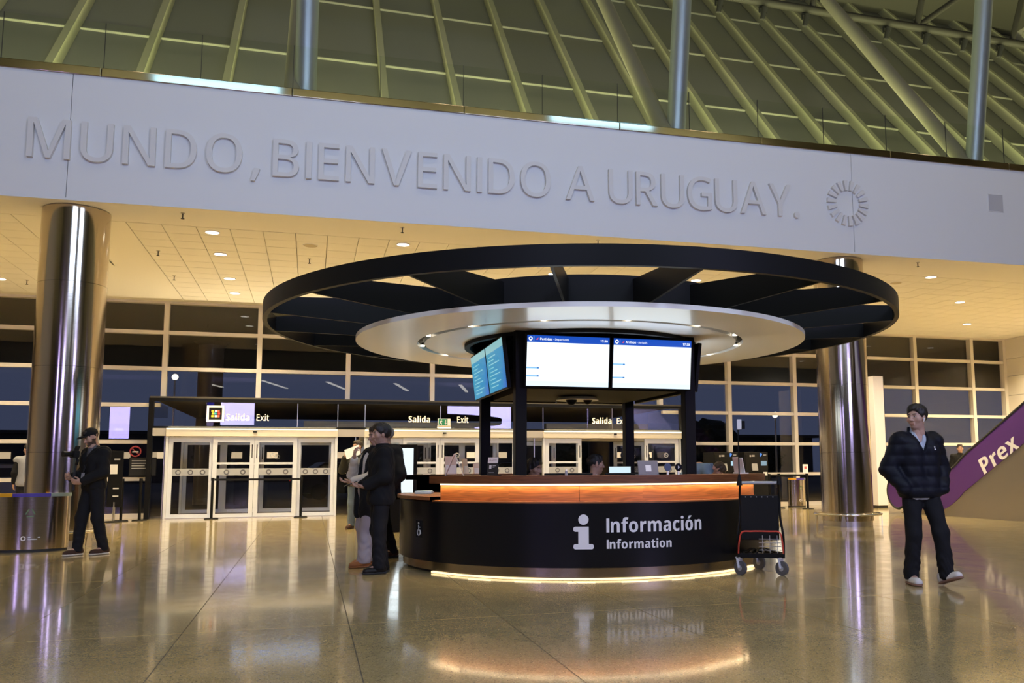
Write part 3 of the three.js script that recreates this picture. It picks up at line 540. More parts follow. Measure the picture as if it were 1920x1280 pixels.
// ================================================================ RING CANOPY
{
  const c = thing('ring_canopy', 'black ring canopy with radial fins and white disc on four posts over the desk', 'canopy', [CU, 0, -CN]);
  const full = [deg(0), deg(360)];
  part(c, 'outer_ring', arcBox(4.055, 4.11, 3.015, 3.215, ...full, 160), M.black);
  part(c, 'drum', arcBox(2.12, 2.2, 2.9, 3.36, ...full, 120), M.blackMatte);
  part(c, 'drum_lid', arcBox(0.05, 2.12, 3.0, 3.04, ...full, 90), M.blackMatte);
  for (let k = 0; k < 18; k++) {
    const s = new THREE.Shape([[2.19, 2.93], [4.06, 3.02], [4.06, 3.21], [2.19, 3.32]].map((q) => new THREE.Vector2(...q)));
    const g = new THREE.ExtrudeGeometry(s, { depth: 0.03, bevelEnabled: false }); g.translate(0, 0, -0.015); g.rotateY(-Math.PI / 2 - deg(3.6 + 19.0 * 0 + 20 * k));
    part(c, 'fin', g, M.black);
  }
  part(c, 'white_disc', arcBox(2.195, 2.985, 2.847, 2.90, ...full, 140), M.canopyWhite);
  part(c, 'inner_disc', arcBox(1.57, 2.10, 2.847, 2.90, ...full, 120), M.canopyWhite);
  part(c, 'slot_channel', arcBox(2.06, 2.24, 2.902, 2.93, ...full, 100), M.black);
  part(c, 'hub_rim', arcBox(1.50, 1.57, 2.80, 2.95, ...full, 90), M.blackMatte);
  part(c, 'hub_box', bx(2.0, 0.72, 2.0), M.blackMatte, [0, 2.52, 0]);
  for (const [x, z] of [[-1, 1], [1, 1], [1, -1], [-1, -1]]) part(c, 'post', rbx(0.14, 2.9, 0.14, 0.008), M.black, [x * 1.1, 1.45, z * 1.1]);
  for (let k = 0; k < 14; k++) {
    const a = deg(11 + k * 25.7), x = -2.15 * Math.sin(a), z = 2.15 * Math.cos(a);
    part(c, 'lamp_stem', cyl(0.012, 0.012, 0.04, 0, 0, 0, 8), M.black, [x, 2.888, z]);
    part(c, 'slot_lamp', cyl(0.03, 0.03, 0.02, 0, 0, 0, 10), glow(C(1, 0.88, 0.66), 5), [x, 2.862, z]);
    const l = new THREE.SpotLight(C(1, 0.80, 0.52), 5, 0, 0.7, 0.8, 2); l.position.set(CU + x, 2.845, -CN + z); l.target.position.set(CU + x, 0, -CN + z); l.castShadow = true; scene.add(l, l.target);
  }
}
// ---- camera plate under the hub
{
  const d = thing('dome_camera_plate', 'white oval plate with two black dome cameras under the canopy hub', 'cameras', [CU - 0.04, 2.10, -CN]);
  part(d, 'plate', cyl(0.29, 0.26, 0.035, 0, 0.025, 0, 40), M.signWhite); part(d, 'stem', cyl(0.03, 0.03, 0.14, 0, 0.11, 0, 12), M.black);
  for (const [x, r] of [[-0.10, 0.075], [0.13, 0.06]]) part(d, 'dome', new THREE.SphereGeometry(r, 20, 12, 0, Math.PI * 2, Math.PI / 2, Math.PI / 2), M.black, [x, 0.01, 0.05]);
}
// ---- eight flight information monitors
const board = (title, sub, rows) => (x, w, h) => {
  x.fillStyle = '#f2fbff'; x.fillRect(0, 0, w, h); x.fillStyle = '#1549b0'; x.fillRect(0, 0, w, h * 0.135);
  x.strokeStyle = '#ffffff'; x.lineWidth = h * 0.022; x.beginPath(); x.arc(w * 0.04, h * 0.068, h * 0.03, 0, 7); x.stroke(); x.fillStyle = '#ffffff'; x.fillRect(w * 0.077, h * 0.02, 2, h * 0.09);
  x.fillStyle = '#e04a55'; x.beginPath(); x.moveTo(w * 0.1, h * 0.085); x.lineTo(w * 0.135, h * 0.045); x.lineTo(w * 0.125, h * 0.09); x.fill();
  x.fillStyle = '#ffffff'; x.font = 'bold ' + Math.round(h * 0.066) + 'px sans-serif'; x.fillText(title, w * 0.15, h * 0.092); const tw = x.measureText(title).width; x.font = Math.round(h * 0.06) + 'px sans-serif'; x.fillText(' - ' + sub, w * 0.15 + tw, h * 0.092);
  x.font = 'bold ' + Math.round(h * 0.066) + 'px sans-serif'; x.fillText('17:50', w * 0.885, h * 0.095);
  for (const y of rows) { x.fillStyle = '#86bce6'; x.fillRect(0, h * y, w * 0.15, h * 0.028); x.fillStyle = '#2f6fb8'; x.fillRect(w * 0.125, h * y, w * 0.02, h * 0.028); }
  x.fillStyle = '#ddf1fb'; x.fillRect(0, h * 0.9, w, h * 0.1);
};
const info = (x, w, h) => {
  const g = x.createLinearGradient(0, 0, w, h); g.addColorStop(0, '#2f9fc0'); g.addColorStop(0.75, '#2a90c4'); g.addColorStop(1, '#2266c8'); x.fillStyle = g; x.fillRect(0, 0, w, h); x.fillStyle = '#8fc6cc'; x.fillRect(0, 0, w, h * 0.16);
  x.fillStyle = '#8fd0da'; for (let k = 0; k < 9; k++) x.fillRect(w * 0.12, h * (0.24 + 0.08 * k), w * (0.25 + 0.4 * hash3(k, 2, 1)), h * 0.022);
};
function monitor(du, dz, turn, draw, k, col, label) {
  const t = thing('display_monitor', label, 'monitor', [CU + du, 2.475, -CN + dz], turn, 'monitors under the canopy');
  const tilt = -0.0, g = (m, n, geo, pos) => part(t, n, geo, m, pos);
  g(M.black, 'casing', rbx(1.07, 0.64, 0.05, 0.008), [0, 0, 0]); g(M.blackMatte, 'rear_bulge', rbx(0.7, 0.4, 0.06, 0.02), [0, 0, -0.045]); g(M.blackMatte, 'mount', bx(0.12, 0.12, 0.16), [0, 0, -0.12]);
  const tex = canvasTex(768, 440, draw);
  g(new THREE.MeshStandardMaterial({ color: 0x020202, emissive: 0xffffff, emissiveMap: tex, emissiveIntensity: k, roughness: 0.3 }), 'screen', new THREE.PlaneGeometry(1.035, 0.605), [0, 0, 0.0265]);
  t.rotation.order = 'YXZ'; t.rotation.x = 0.12;
  const d = V3(0, -0.12, 1).applyAxisAngle(V3(0, 1, 0), turn);
  rectLight(col, k * 1.0, 1.03, 0.6, [CU + du + d.x * 0.045, 2.475 - 0.005, -CN + dz + d.z * 0.045], [CU + du + d.x * 4, 2.475 - 0.48, -CN + dz + d.z * 4]);
}
const dep = board('Partidas', 'Departures', [0.63, 0.79]), arr = board('Arribos', 'Arrivals', [0.51, 0.78]), cool = C(0.80, 0.95, 1);
monitor(-0.545, 1.26, 0, dep, 1.25, cool, 'bright departures monitor with blue header facing the hall');
monitor(0.545, 1.26, 0, arr, 1.25, cool, 'bright arrivals monitor with blue header facing the hall');
monitor(-1.26, 0.545, -Math.PI / 2, info, 0.9, C(0.2, 0.55, 0.75), 'teal text monitor on the canopy side facing the greeting group, next to the departures monitor');
monitor(-1.26, -0.545, -Math.PI / 2, info, 0.9, C(0.2, 0.55, 0.75), 'teal text monitor on the canopy side facing the greeting group, next to the far post');
monitor(1.26, 0.545, Math.PI / 2, dep, 1.25, cool, 'monitor turned away towards the escalator, next to the arrivals monitor');
monitor(1.26, -0.545, Math.PI / 2, arr, 1.25, cool, 'monitor turned away towards the escalator, next to the rear post');
monitor(0.545, -1.26, Math.PI, dep, 1.25, cool, 'monitor facing the doors behind the arrivals monitor');
monitor(-0.545, -1.26, Math.PI, arr, 1.25, cool, 'monitor facing the doors behind the departures monitor');

// ================================================================ PEOPLE
// distance-field bodies: capsules and ellipsoids joined smoothly on a grid, meshed by surface nets
function fieldMesh(prims, cell, { cuts = [], ripple = null, kDefault = 0.03 } = {}) {
  let lo = [1e9, 1e9, 1e9], hi = [-1e9, -1e9, -1e9];
  const boxOf = (q) => q.c ? [q.c.map((v, i) => v - q.r[i]), q.c.map((v, i) => v + q.r[i])] : [q.a.map((v, i) => Math.min(v - q.ra, q.b[i] - q.rb)), q.a.map((v, i) => Math.max(v + q.ra, q.b[i] + q.rb))];
  for (const q of prims) { if (q.sub) continue; const [l, h] = boxOf(q); for (let i = 0; i < 3; i++) { lo[i] = Math.min(lo[i], l[i]); hi[i] = Math.max(hi[i], h[i]); } }
  lo = lo.map((v) => v - 3 * cell - 0.015); hi = hi.map((v) => v + 3 * cell + 0.015);
  const n = [0, 1, 2].map((i) => Math.ceil((hi[i] - lo[i]) / cell) + 1), [nx, ny, nz] = n, F = new Float32Array(nx * ny * nz).fill(1);
  const dist = (q, x, y, z) => {
    if (q.c) { const [a, b, c] = q.r, X = x - q.c[0], Y = y - q.c[1], Z = z - q.c[2], k0 = Math.hypot(X / a, Y / b, Z / c), k1 = Math.hypot(X / (a * a), Y / (b * b), Z / (c * c)); return k0 < 1e-6 ? -Math.min(a, b, c) : k0 * (k0 - 1) / k1; }
    const A = q.a, B = q.b, dx = B[0] - A[0], dy = B[1] - A[1], dz = B[2] - A[2], X = x - A[0], Y = y - A[1], Z = z - A[2], L = dx * dx + dy * dy + dz * dz;
    const t = L < 1e-9 ? 0 : Math.max(0, Math.min(1, (X * dx + Y * dy + Z * dz) / L)); return Math.hypot(X - t * dx, Y - t * dy, Z - t * dz) - (q.ra + (q.rb - q.ra) * t);
  };
  for (const q of prims) {
    const [l, h] = boxOf(q), k = q.k ?? kDefault, m = k + 3 * cell;
    const i0 = [0, 1, 2].map((i) => Math.max(0, Math.floor((l[i] - m - lo[i]) / cell))), i1 = [0, 1, 2].map((i) => Math.min(n[i] - 1, Math.ceil((h[i] + m - lo[i]) / cell)));
    for (let z = i0[2]; z <= i1[2]; z++) for (let y = i0[1]; y <= i1[1]; y++) for (let x = i0[0]; x <= i1[0]; x++) {
      const at = (z * ny + y) * nx + x, d = dist(q, lo[0] + x * cell, lo[1] + y * cell, lo[2] + z * cell), f = F[at];
      if (q.sub) { const e = Math.max(0, k - Math.abs(f + d)) / k; F[at] = Math.max(f, -d) + e * e * k / 4; } else { const e = Math.max(0, k - Math.abs(f - d)) / k; F[at] = Math.min(f, d) - e * e * k / 4; }
    }
  }
  if (cuts.length || ripple) for (let z = 0; z < nz; z++) for (let y = 0; y < ny; y++) for (let x = 0; x < nx; x++) {
    const at = (z * ny + y) * nx + x; if (Math.abs(F[at]) > 0.2) continue;
    const X = lo[0] + x * cell, Y = lo[1] + y * cell, Z = lo[2] + z * cell; let f = F[at]; if (ripple) f += ripple(X, Y, Z); for (const c of cuts) f = Math.max(f, c(X, Y, Z)); F[at] = f;
  }
  const id = new Int32Array(nx * ny * nz).fill(-1), P = [], I = [], c8 = [0, 1, nx, nx + 1, nx * ny, nx * ny + 1, nx * ny + nx, nx * ny + nx + 1];
  const edges = [[0, 1], [2, 3], [4, 5], [6, 7], [0, 2], [1, 3], [4, 6], [5, 7], [0, 4], [1, 5], [2, 6], [3, 7]];
  for (let z = 0; z < nz - 1; z++) for (let y = 0; y < ny - 1; y++) for (let x = 0; x < nx - 1; x++) {
    const at = (z * ny + y) * nx + x; let mask = 0; for (let k = 0; k < 8; k++) if (F[at + c8[k]] < 0) mask |= 1 << k; if (mask === 0 || mask === 255) continue;
    let sx = 0, sy = 0, sz = 0, m = 0;
    for (const [a, b] of edges) { const fa = F[at + c8[a]], fb = F[at + c8[b]]; if ((fa < 0) === (fb < 0)) continue; const t = fa / (fa - fb); sx += (a & 1) + t * ((b & 1) - (a & 1)); sy += ((a >> 1) & 1) + t * (((b >> 1) & 1) - ((a >> 1) & 1)); sz += (a >> 2) + t * ((b >> 2) - (a >> 2)); m++; }
    id[at] = P.length / 3; P.push(lo[0] + (x + sx / m) * cell, lo[1] + (y + sy / m) * cell, lo[2] + (z + sz / m) * cell);
  }
  const Y = nx, Z = nx * ny, quad = (a, b, c, d, flip) => { if (a < 0 || b < 0 || c < 0 || d < 0) return; flip ? I.push(a, c, b, a, d, c) : I.push(a, b, c, a, c, d); };
  for (let z = 1; z < nz - 1; z++) for (let y = 1; y < ny - 1; y++) for (let x = 1; x < nx - 1; x++) {
    const at = (z * ny + y) * nx + x, f = F[at] < 0;
    if (f !== F[at + 1] < 0) quad(id[at], id[at - Y], id[at - Y - Z], id[at - Z], f);
    if (f !== F[at + Y] < 0) quad(id[at], id[at - Z], id[at - Z - 1], id[at - 1], f);
    if (f !== F[at + Z] < 0) quad(id[at], id[at - 1], id[at - 1 - Y], id[at - Y], f);
  }
  const g = new THREE.BufferGeometry(); g.setAttribute('position', new THREE.Float32BufferAttribute(P, 3)); g.setIndex(I.map((v, i) => I[i])); 
  // quads above wind inwards: turn them round
  const J = g.index.array; for (let i = 0; i < J.length; i += 3) { const t = J[i + 1]; J[i + 1] = J[i + 2]; J[i + 2] = t; }
  g.computeVertexNormals(); return g;
}
const cap = (a, b, ra, rb = ra, k) => ({ a, b, ra, rb, k }), ell = (c, r, k) => ({ c, r, k });
const mid = (a, b, t = 0.5) => a.map((v, i) => v + (b[i] - v) * t), off = (a, x, y, z) => [a[0] + x, a[1] + y, a[2] + z];
function handGeo(wrist, dir, palm, side, curl, cell) {                 // fingers along dir, palm faces palm; side +1 = left hand
  const d = V3(...dir).normalize(), p = V3(...palm).sub(d.clone().multiplyScalar(V3(...palm).dot(d))).normalize(), r = new THREE.Vector3().crossVectors(d, p);   // r: across
  const W = V3(...wrist), at = (x, y, z) => { const q = W.clone().addScaledVector(r, x).addScaledVector(d, y).addScaledVector(p, z); return [q.x, q.y, q.z]; };
  const s = side, pr = [cap(at(-0.026, 0.015, 0), at(-0.03, 0.08, 0), 0.013, 0.012, 0.02), cap(at(0, 0.01, 0), at(0, 0.085, 0), 0.015, 0.013, 0.02), cap(at(0.026, 0.015, 0), at(0.03, 0.078, 0), 0.013, 0.012, 0.02), cap(at(0, -0.03, 0), at(0, 0.02, 0), 0.023, 0.022, 0.02)];
  [[-0.031, 0.083, 0.068], [-0.0105, 0.09, 0.078], [0.0105, 0.088, 0.073], [0.031, 0.08, 0.058]].forEach(([x, y0, L], i) => {
    const X = x * s; let y = y0, z = 0, a = curl * 0.7 + i * 0.06; let q = at(X, y, z); const f = [0.45, 0.3, 0.25], rad = [0.0092, 0.0084, 0.0076, 0.0068];
    for (let k = 0; k < 3; k++) { y += Math.cos(a) * L * f[k]; z += Math.sin(a) * L * f[k]; const e = at(X * (1 - 0.06 * k), y, z); pr.push(cap(q, e, rad[k], rad[k + 1], 0.004)); q = e; a += curl; }
  });
  const t0 = at(-0.028 * s, 0.02, 0.004), t1 = at(-0.052 * s, 0.05, 0.016 + curl * 0.01), t2 = at(-0.054 * s, 0.082, 0.026 + curl * 0.018); pr.push(cap(t0, t1, 0.013, 0.0105, 0.014), cap(t1, t2, 0.0102, 0.008, 0.005));
  return fieldMesh(pr, cell, { kDefault: 0.008 });
}
const SKIN = C(0.46, 0.27, 0.19);
function person(o) {
  const s = (o.h || 1.75) / 1.75, sk = o.skin || SKIN, far = o.cell || 0.013, t = thing('person', o.label, 'person', [o.at[0], o.y0 || 0, -o.at[1]], o.turn * D2R, o.group); t.scale.setScalar(s);
  const J = { pelvis: [0, 0.96, 0], chest: [0, 1.30, 0], neck: [0, 1.475, -0.01], head: [0, 1.635, 0.015], hipL: [0.088, 0.92, 0], hipR: [-0.088, 0.92, 0], kneeL: [0.1, 0.5, 0.02], kneeR: [-0.1, 0.5, 0.02], ankL: [0.1, 0.085, -0.03], ankR: [-0.1, 0.085, -0.03],
    shL: [0.18, 1.405, -0.01], shR: [-0.18, 1.405, -0.01], elL: [0.235, 1.13, -0.04], elR: [-0.235, 1.13, -0.04], wrL: [0.235, 0.89, 0.03], wrR: [-0.235, 0.89, 0.03], ...o.J };
  const J2 = (q, n) => off(q, 0, n, 0), yaw = (o.look?.[0] || 0) * D2R, tilt = (o.look?.[1] || 0) * D2R;
  const hm = new THREE.Matrix4().makeRotationFromEuler(new THREE.Euler(tilt, yaw, (o.look?.[2] || 0) * D2R, 'YXZ')).setPosition(...J.head);
  // --- body: one skin surface, head and hands on finer grids
  const wide = o.wide || 1, bones = [
    cap(off(J.pelvis, 0.07, -0.02, 0), off(J.chest, 0.08 * wide, 0.02, 0), 0.095 * wide, 0.10 * wide), cap(off(J.pelvis, -0.07, -0.02, 0), off(J.chest, -0.08 * wide, 0.02, 0), 0.095 * wide, 0.10 * wide),
    cap(J.shL, J.shR, 0.06), cap(off(J.neck, 0, -0.06, 0), mid(J.neck, J.head, 0.6), 0.062, 0.053),
    ...['L', 'R'].flatMap((q) => [cap(J['hip' + q], J['knee' + q], 0.085, 0.056), cap(J['knee' + q], J['ank' + q], 0.055, 0.036), cap(J['sh' + q], J['el' + q], 0.05, 0.04), cap(J['el' + q], J['wr' + q], 0.04, 0.027), cap(J['ank' + q], off(J['ank' + q], ...(o['foot' + q] || [0, -0.03, 0.12])), 0.036, 0.026)])];
  const inHead = (q) => { const v = V3(...q).applyMatrix4(hm); return [v.x, v.y, v.z]; };
  const hp = [ell([0, 0.032, -0.014], [0.077, 0.09, 0.096], 0.03), ell([0, -0.035, 0.022], [0.06, 0.08, 0.064], 0.03), ell([0, -0.092, 0.052], [0.028, 0.024, 0.026], 0.025), cap([-0.036, 0.026, 0.074], [0.036, 0.026, 0.074], 0.014, 0.014, 0.02), cap([0, 0.016, 0.084], [0, -0.028, 0.106], 0.008, 0.0125, 0.012), cap([-0.014, -0.032, 0.088], [0.014, -0.032, 0.088], 0.009, 0.009, 0.008), cap([-0.018, -0.058, 0.083], [0.018, -0.058, 0.083], 0.008, 0.008, 0.008), cap([-0.016, -0.069, 0.081], [0.016, -0.069, 0.081], 0.008, 0.008, 0.008), ell([0.078, -0.008, -0.006], [0.011, 0.031, 0.019], 0.01), ell([-0.078, -0.008, -0.006], [0.011, 0.031, 0.019], 0.01), ell([0.05, -0.02, 0.055], [0.022, 0.022, 0.02], 0.03), ell([-0.05, -0.02, 0.055], [0.022, 0.022, 0.02], 0.03),
    { ...ell([0.031, 0.008, 0.093], [0.016, 0.011, 0.016], 0.012), sub: true }, { ...ell([-0.031, 0.008, 0.093], [0.016, 0.011, 0.016], 0.012), sub: true }, ell([0.031, 0.008, 0.072], [0.013, 0.0095, 0.012], 0.003), ell([-0.031, 0.008, 0.072], [0.013, 0.0095, 0.012], 0.003), cap([0, -0.07, -0.012], [0, -0.15, -0.03], 0.055, 0.052, 0.03)];
  const hg = fieldMesh(hp, o.fine || 0.0055), hpos = hg.attributes.position, hc = new Float32Array(hpos.count * 3), put = (i, c) => { hc[i * 3] = c.r; hc[i * 3 + 1] = c.g; hc[i * 3 + 2] = c.b; };
  const lip = sk.clone().multiply(C(0.95, 0.78, 0.76)), brow = (o.hair || C(0.02, 0.014, 0.01)), white = C(0.55, 0.52, 0.48), iris = C(0.03, 0.02, 0.015), beard = o.beard ? sk.clone().lerp(brow, o.beard) : null;
  for (let i = 0; i < hpos.count; i++) {
    const x = hpos.getX(i), y = hpos.getY(i), z = hpos.getZ(i), ax = Math.abs(x); let c = sk;
    if (beard && y < -0.04 + 0.25 * Math.max(0, 0.03 - z) * 0 && z > -0.015 && y > -0.125 && !(ax < 0.016 && y > -0.052)) c = beard; if (beard && ax > 0.05 && y < -0.01 && z > -0.012 && z < 0.04 && y > -0.1) c = beard;
    if (z > 0.06 && ax < 0.021 && y > -0.076 && y < -0.051) c = lip; if (z > 0.055 && ax > 0.013 && ax < 0.05 && y > 0.026 && y < 0.036) c = brow;
    if (z > 0.062 && Math.hypot((ax - 0.031) / 0.0135, (y - 0.008) / 0.0062) < 1) c = Math.abs(ax - 0.031) < 0.006 ? iris : white; put(i, c);
  }
  hg.setAttribute('color', new THREE.BufferAttribute(hc, 3)); hg.applyMatrix4(hm);
  const bg = fieldMesh(bones, far, { kDefault: 0.04 }), list = [bg, hg];
  for (const q of ['L', 'R']) if (o['hand' + q] !== false) { const h = o['hand' + q] || {}, e = J['el' + q], w = J['wr' + q]; list.push(handGeo(w, h.dir || [w[0] - e[0], w[1] - e[1], w[2] - e[2]], h.palm || [q === 'L' ? -1 : 1, 0, 0.3], q === 'L' ? 1 : -1, h.curl ?? 0.4, o.handCell || 0.0055)); }
  for (const g of list) if (!g.attributes.color) { const c = new Float32Array(g.attributes.position.count * 3); for (let i = 0; i < c.length; i += 3) { c[i] = sk.r; c[i + 1] = sk.g; c[i + 2] = sk.b; } g.setAttribute('color', new THREE.BufferAttribute(c, 3)); }
  part(t, 'body', mergeGeometries(list), person.skin);
  // --- clothes
  const tr = o.trousers; if (tr) {
    const f = tr.fit || 0, fl = tr.flare || 0;
    part(t, 'trousers', fieldMesh([ell(off(J.pelvis, 0, -0.01, -0.005), [0.155 * wide + f, 0.11, 0.115 * wide + f], 0.05), ...['L', 'R'].flatMap((q) => [cap(J['hip' + q], J['knee' + q], 0.094 + f, 0.070 + f), cap(J['knee' + q], off(J['ank' + q], 0, 0.0, 0), 0.070 + f, 0.058 + f + fl)])], far, { cuts: [(x, y) => 0.05 - y, (x, y, z) => y - (J.pelvis[1] + 0.07)], ripple: (x, y, z) => 0.005 * Math.sin(y * 70 + 9 * Math.sin(x * 21 + z * 17)) * Math.max(0, 1 - Math.abs(y - 0.2) * 3) + 0.003 * Math.sin(y * 31 + x * 40), kDefault: 0.035 }), tr.m);
  }
  for (const c of o.tops || []) {
    const f = c.fit || 0.012, low = c.hem ?? 0.86, arm = c.sleeve ?? 1;
    const pr = [cap(off(J.pelvis, 0.072, 0, 0), off(J.chest, 0.085 * wide, 0.02, 0), 0.098 * wide + f, 0.104 * wide + f), cap(off(J.pelvis, -0.072, 0, 0), off(J.chest, -0.085 * wide, 0.02, 0), 0.098 * wide + f, 0.104 * wide + f), cap(J.shL, J.shR, 0.068 + f * 0.8), cap(off(J.neck, 0, -0.06, 0), off(J.neck, 0, c.collar ?? 0.02, 0.0), 0.075 + f * 0.5, 0.062 + f * 0.5)];
    if (low < 0.86) pr.push(cap(off(J.pelvis, 0.06, 0, 0), [J.pelvis[0] + 0.06, low + 0.08, J.pelvis[2]], 0.105 * wide + f, 0.12 * wide + f), cap(off(J.pelvis, -0.06, 0, 0), [J.pelvis[0] - 0.06, low + 0.08, J.pelvis[2]], 0.105 * wide + f, 0.12 * wide + f));
    if (arm) for (const q of ['L', 'R']) pr.push(cap(J['sh' + q], J['el' + q], 0.062 + f, 0.052 + f), cap(J['el' + q], mid(J['el' + q], J['wr' + q], 0.94), 0.052 + f, 0.038 + f * 0.8));
    const cuts = [(x, y) => low - y, (x, y, z) => y - (J.neck[1] + (c.collar ?? 0.02) + 0.02)];
    for (const w of ['wrL', 'wrR']) { const e = J['el' + w[2]], d = V3(J[w][0] - e[0], J[w][1] - e[1], J[w][2] - e[2]).normalize(), W = J[w]; if (arm && o['hand' + w[2]] !== false) cuts.push((x, y, z) => Math.hypot(x - W[0], y - W[1], z - W[2]) > 0.12 ? -1 : (x - W[0]) * d.x + (y - W[1]) * d.y + (z - W[2]) * d.z - 0.0); }
    if (c.open) cuts.push((x, y, z) => (z > 0.0 + J.pelvis[2] && y < J.neck[1] + 0.05) ? c.open * (0.5 + 0.9 * Math.max(0, y - 1.1)) - Math.abs(x - J.pelvis[0] - (c.openX || 0)) : -1);
    if (c.vneck) { const vd = c.vneck === true ? 0.17 : c.vneck; cuts.push((x, y, z) => (z > J.neck[2] && y > J.neck[1] - vd) ? 0.40 * (y - (J.neck[1] - vd)) - Math.abs(x - J.neck[0]) : -1); }
    part(t, c.name, fieldMesh(pr, c.cell || far, { cuts, kDefault: 0.035, ripple: c.quilt ? (x, y, z) => -0.011 * Math.pow(Math.abs(Math.sin(Math.PI * y / c.quilt)), 0.6) + 0.006 + 0.002 * Math.sin(x * 60 + y * 30) : (x, y, z) => 0.004 * Math.sin(y * 38 + 7 * Math.sin(x * 15 + z * 12)) + 0.002 * Math.sin(x * 50 + y * 20) }), c.m);
  }
  for (const q of ['L', 'R']) if (o.shoes) {
    const a = J['ank' + q], fd = o['foot' + q] || [0, -0.03, 0.12], h = Math.hypot(fd[0], fd[2]) || 1, ux = fd[0] / h, uz = fd[2] / h, pitch = o['pitch' + q] || 0, low = a[1] - 0.085;
    const g = new THREE.Group(); g.name = 'shoe'; t.add(g); g.position.set(a[0], low + 0.0, a[2]); g.rotation.order = 'YXZ'; g.rotation.y = Math.atan2(ux, uz); g.rotation.x = pitch;
    part(g, 'upper', fieldMesh([cap([0, 0.055, -0.045], [0, 0.042, 0.14], 0.040, 0.034), cap([-0.012, 0.035, 0.06], [-0.008, 0.032, 0.16], 0.036, 0.03), cap([0.012, 0.035, 0.06], [0.010, 0.032, 0.155], 0.036, 0.03), cap([0, 0.06, -0.03], [0, 0.12, -0.02], 0.042, 0.046)], 0.009, { cuts: [(x, y) => 0.022 - y, (x, y) => y - 0.105] }), o.shoes);
    part(g, 'sole', fieldMesh([cap([0, 0.02, -0.045], [0, 0.02, 0.14], 0.045, 0.042), cap([0, 0.02, 0.08], [0, 0.02, 0.165], 0.05, 0.036)], 0.009, { cuts: [(x, y) => 0.002 - y, (x, y) => y - 0.026] }), o.sole || M.rubber);
  }
  if (o.hairStyle !== false) {
    const hs = o.hairStyle || {}, hm2 = mat(o.hair || C(0.02, 0.014, 0.01), 0.55), v = hs.volume || 0;
    const pr = [ell([0, 0.042, -0.02], [0.083 + v, 0.094 + v, 0.100 + v], 0.02), ell([0, 0.085, 0.02], [0.066 + v, 0.045 + v, 0.07], 0.02)]; if (hs.long) pr.push(cap([0, 0.0, -0.06], [0, -hs.long, -0.075], 0.08, 0.07, 0.04), cap([0.06, 0, -0.03], [0.065, -hs.long * 0.8, -0.045], 0.035, 0.03, 0.03), cap([-0.06, 0, -0.03], [-0.065, -hs.long * 0.8, -0.045], 0.035, 0.03, 0.03));
    const hg2 = fieldMesh(pr, 0.006, { cuts: [(x, y, z) => (y - 0.056 - 0.012 * Math.sin(x * 38 + 0.6)) * -0.72 + (z - 0.076) * 0.69, ...(hs.long ? [] : [(x, y) => -0.062 - y])], ripple: (x, y, z) => 0.003 * Math.sin(x * 150 + z * 90 + 4 * vnoise(x * 20, y * 20, z * 20)) + 0.012 * vnoise(x * 42 + 7, y * 26, z * 42) - 0.006 }); hg2.applyMatrix4(hm); part(t, 'hair', hg2, hm2);
  }
  if (o.extra) o.extra(t, J, hm, inHead);
  return t;
}
person.skin = new THREE.MeshPhysicalMaterial({ color: 0xffffff, vertexColors: true, roughness: 0.5 });
const cloth = (r, g, b, rough = 0.85) => mat(C(r, g, b), rough, 0, { specularIntensity: 0.35 });
const CL = { blackWool: cloth(0.012, 0.012, 0.013), navy: cloth(0.006, 0.007, 0.013, 0.55), blackDenim: cloth(0.013, 0.013, 0.015), jeans: cloth(0.13, 0.17, 0.21), grey: cloth(0.36, 0.32, 0.33), shirt: cloth(0.46, 0.50, 0.58), cream: cloth(0.62, 0.56, 0.47), blue: cloth(0.03, 0.06, 0.28), denim: cloth(0.14, 0.21, 0.32), olive: cloth(0.035, 0.035, 0.03), vest: cloth(0.30, 0.31, 0.33), leather: cloth(0.014, 0.012, 0.011, 0.4), tan: cloth(0.30, 0.12, 0.045, 0.6), brown: cloth(0.06, 0.03, 0.02, 0.5), sneaker: cloth(0.66, 0.62, 0.58), soleTan: cloth(0.26, 0.15, 0.11), cap: cloth(0.012, 0.012, 0.013) };

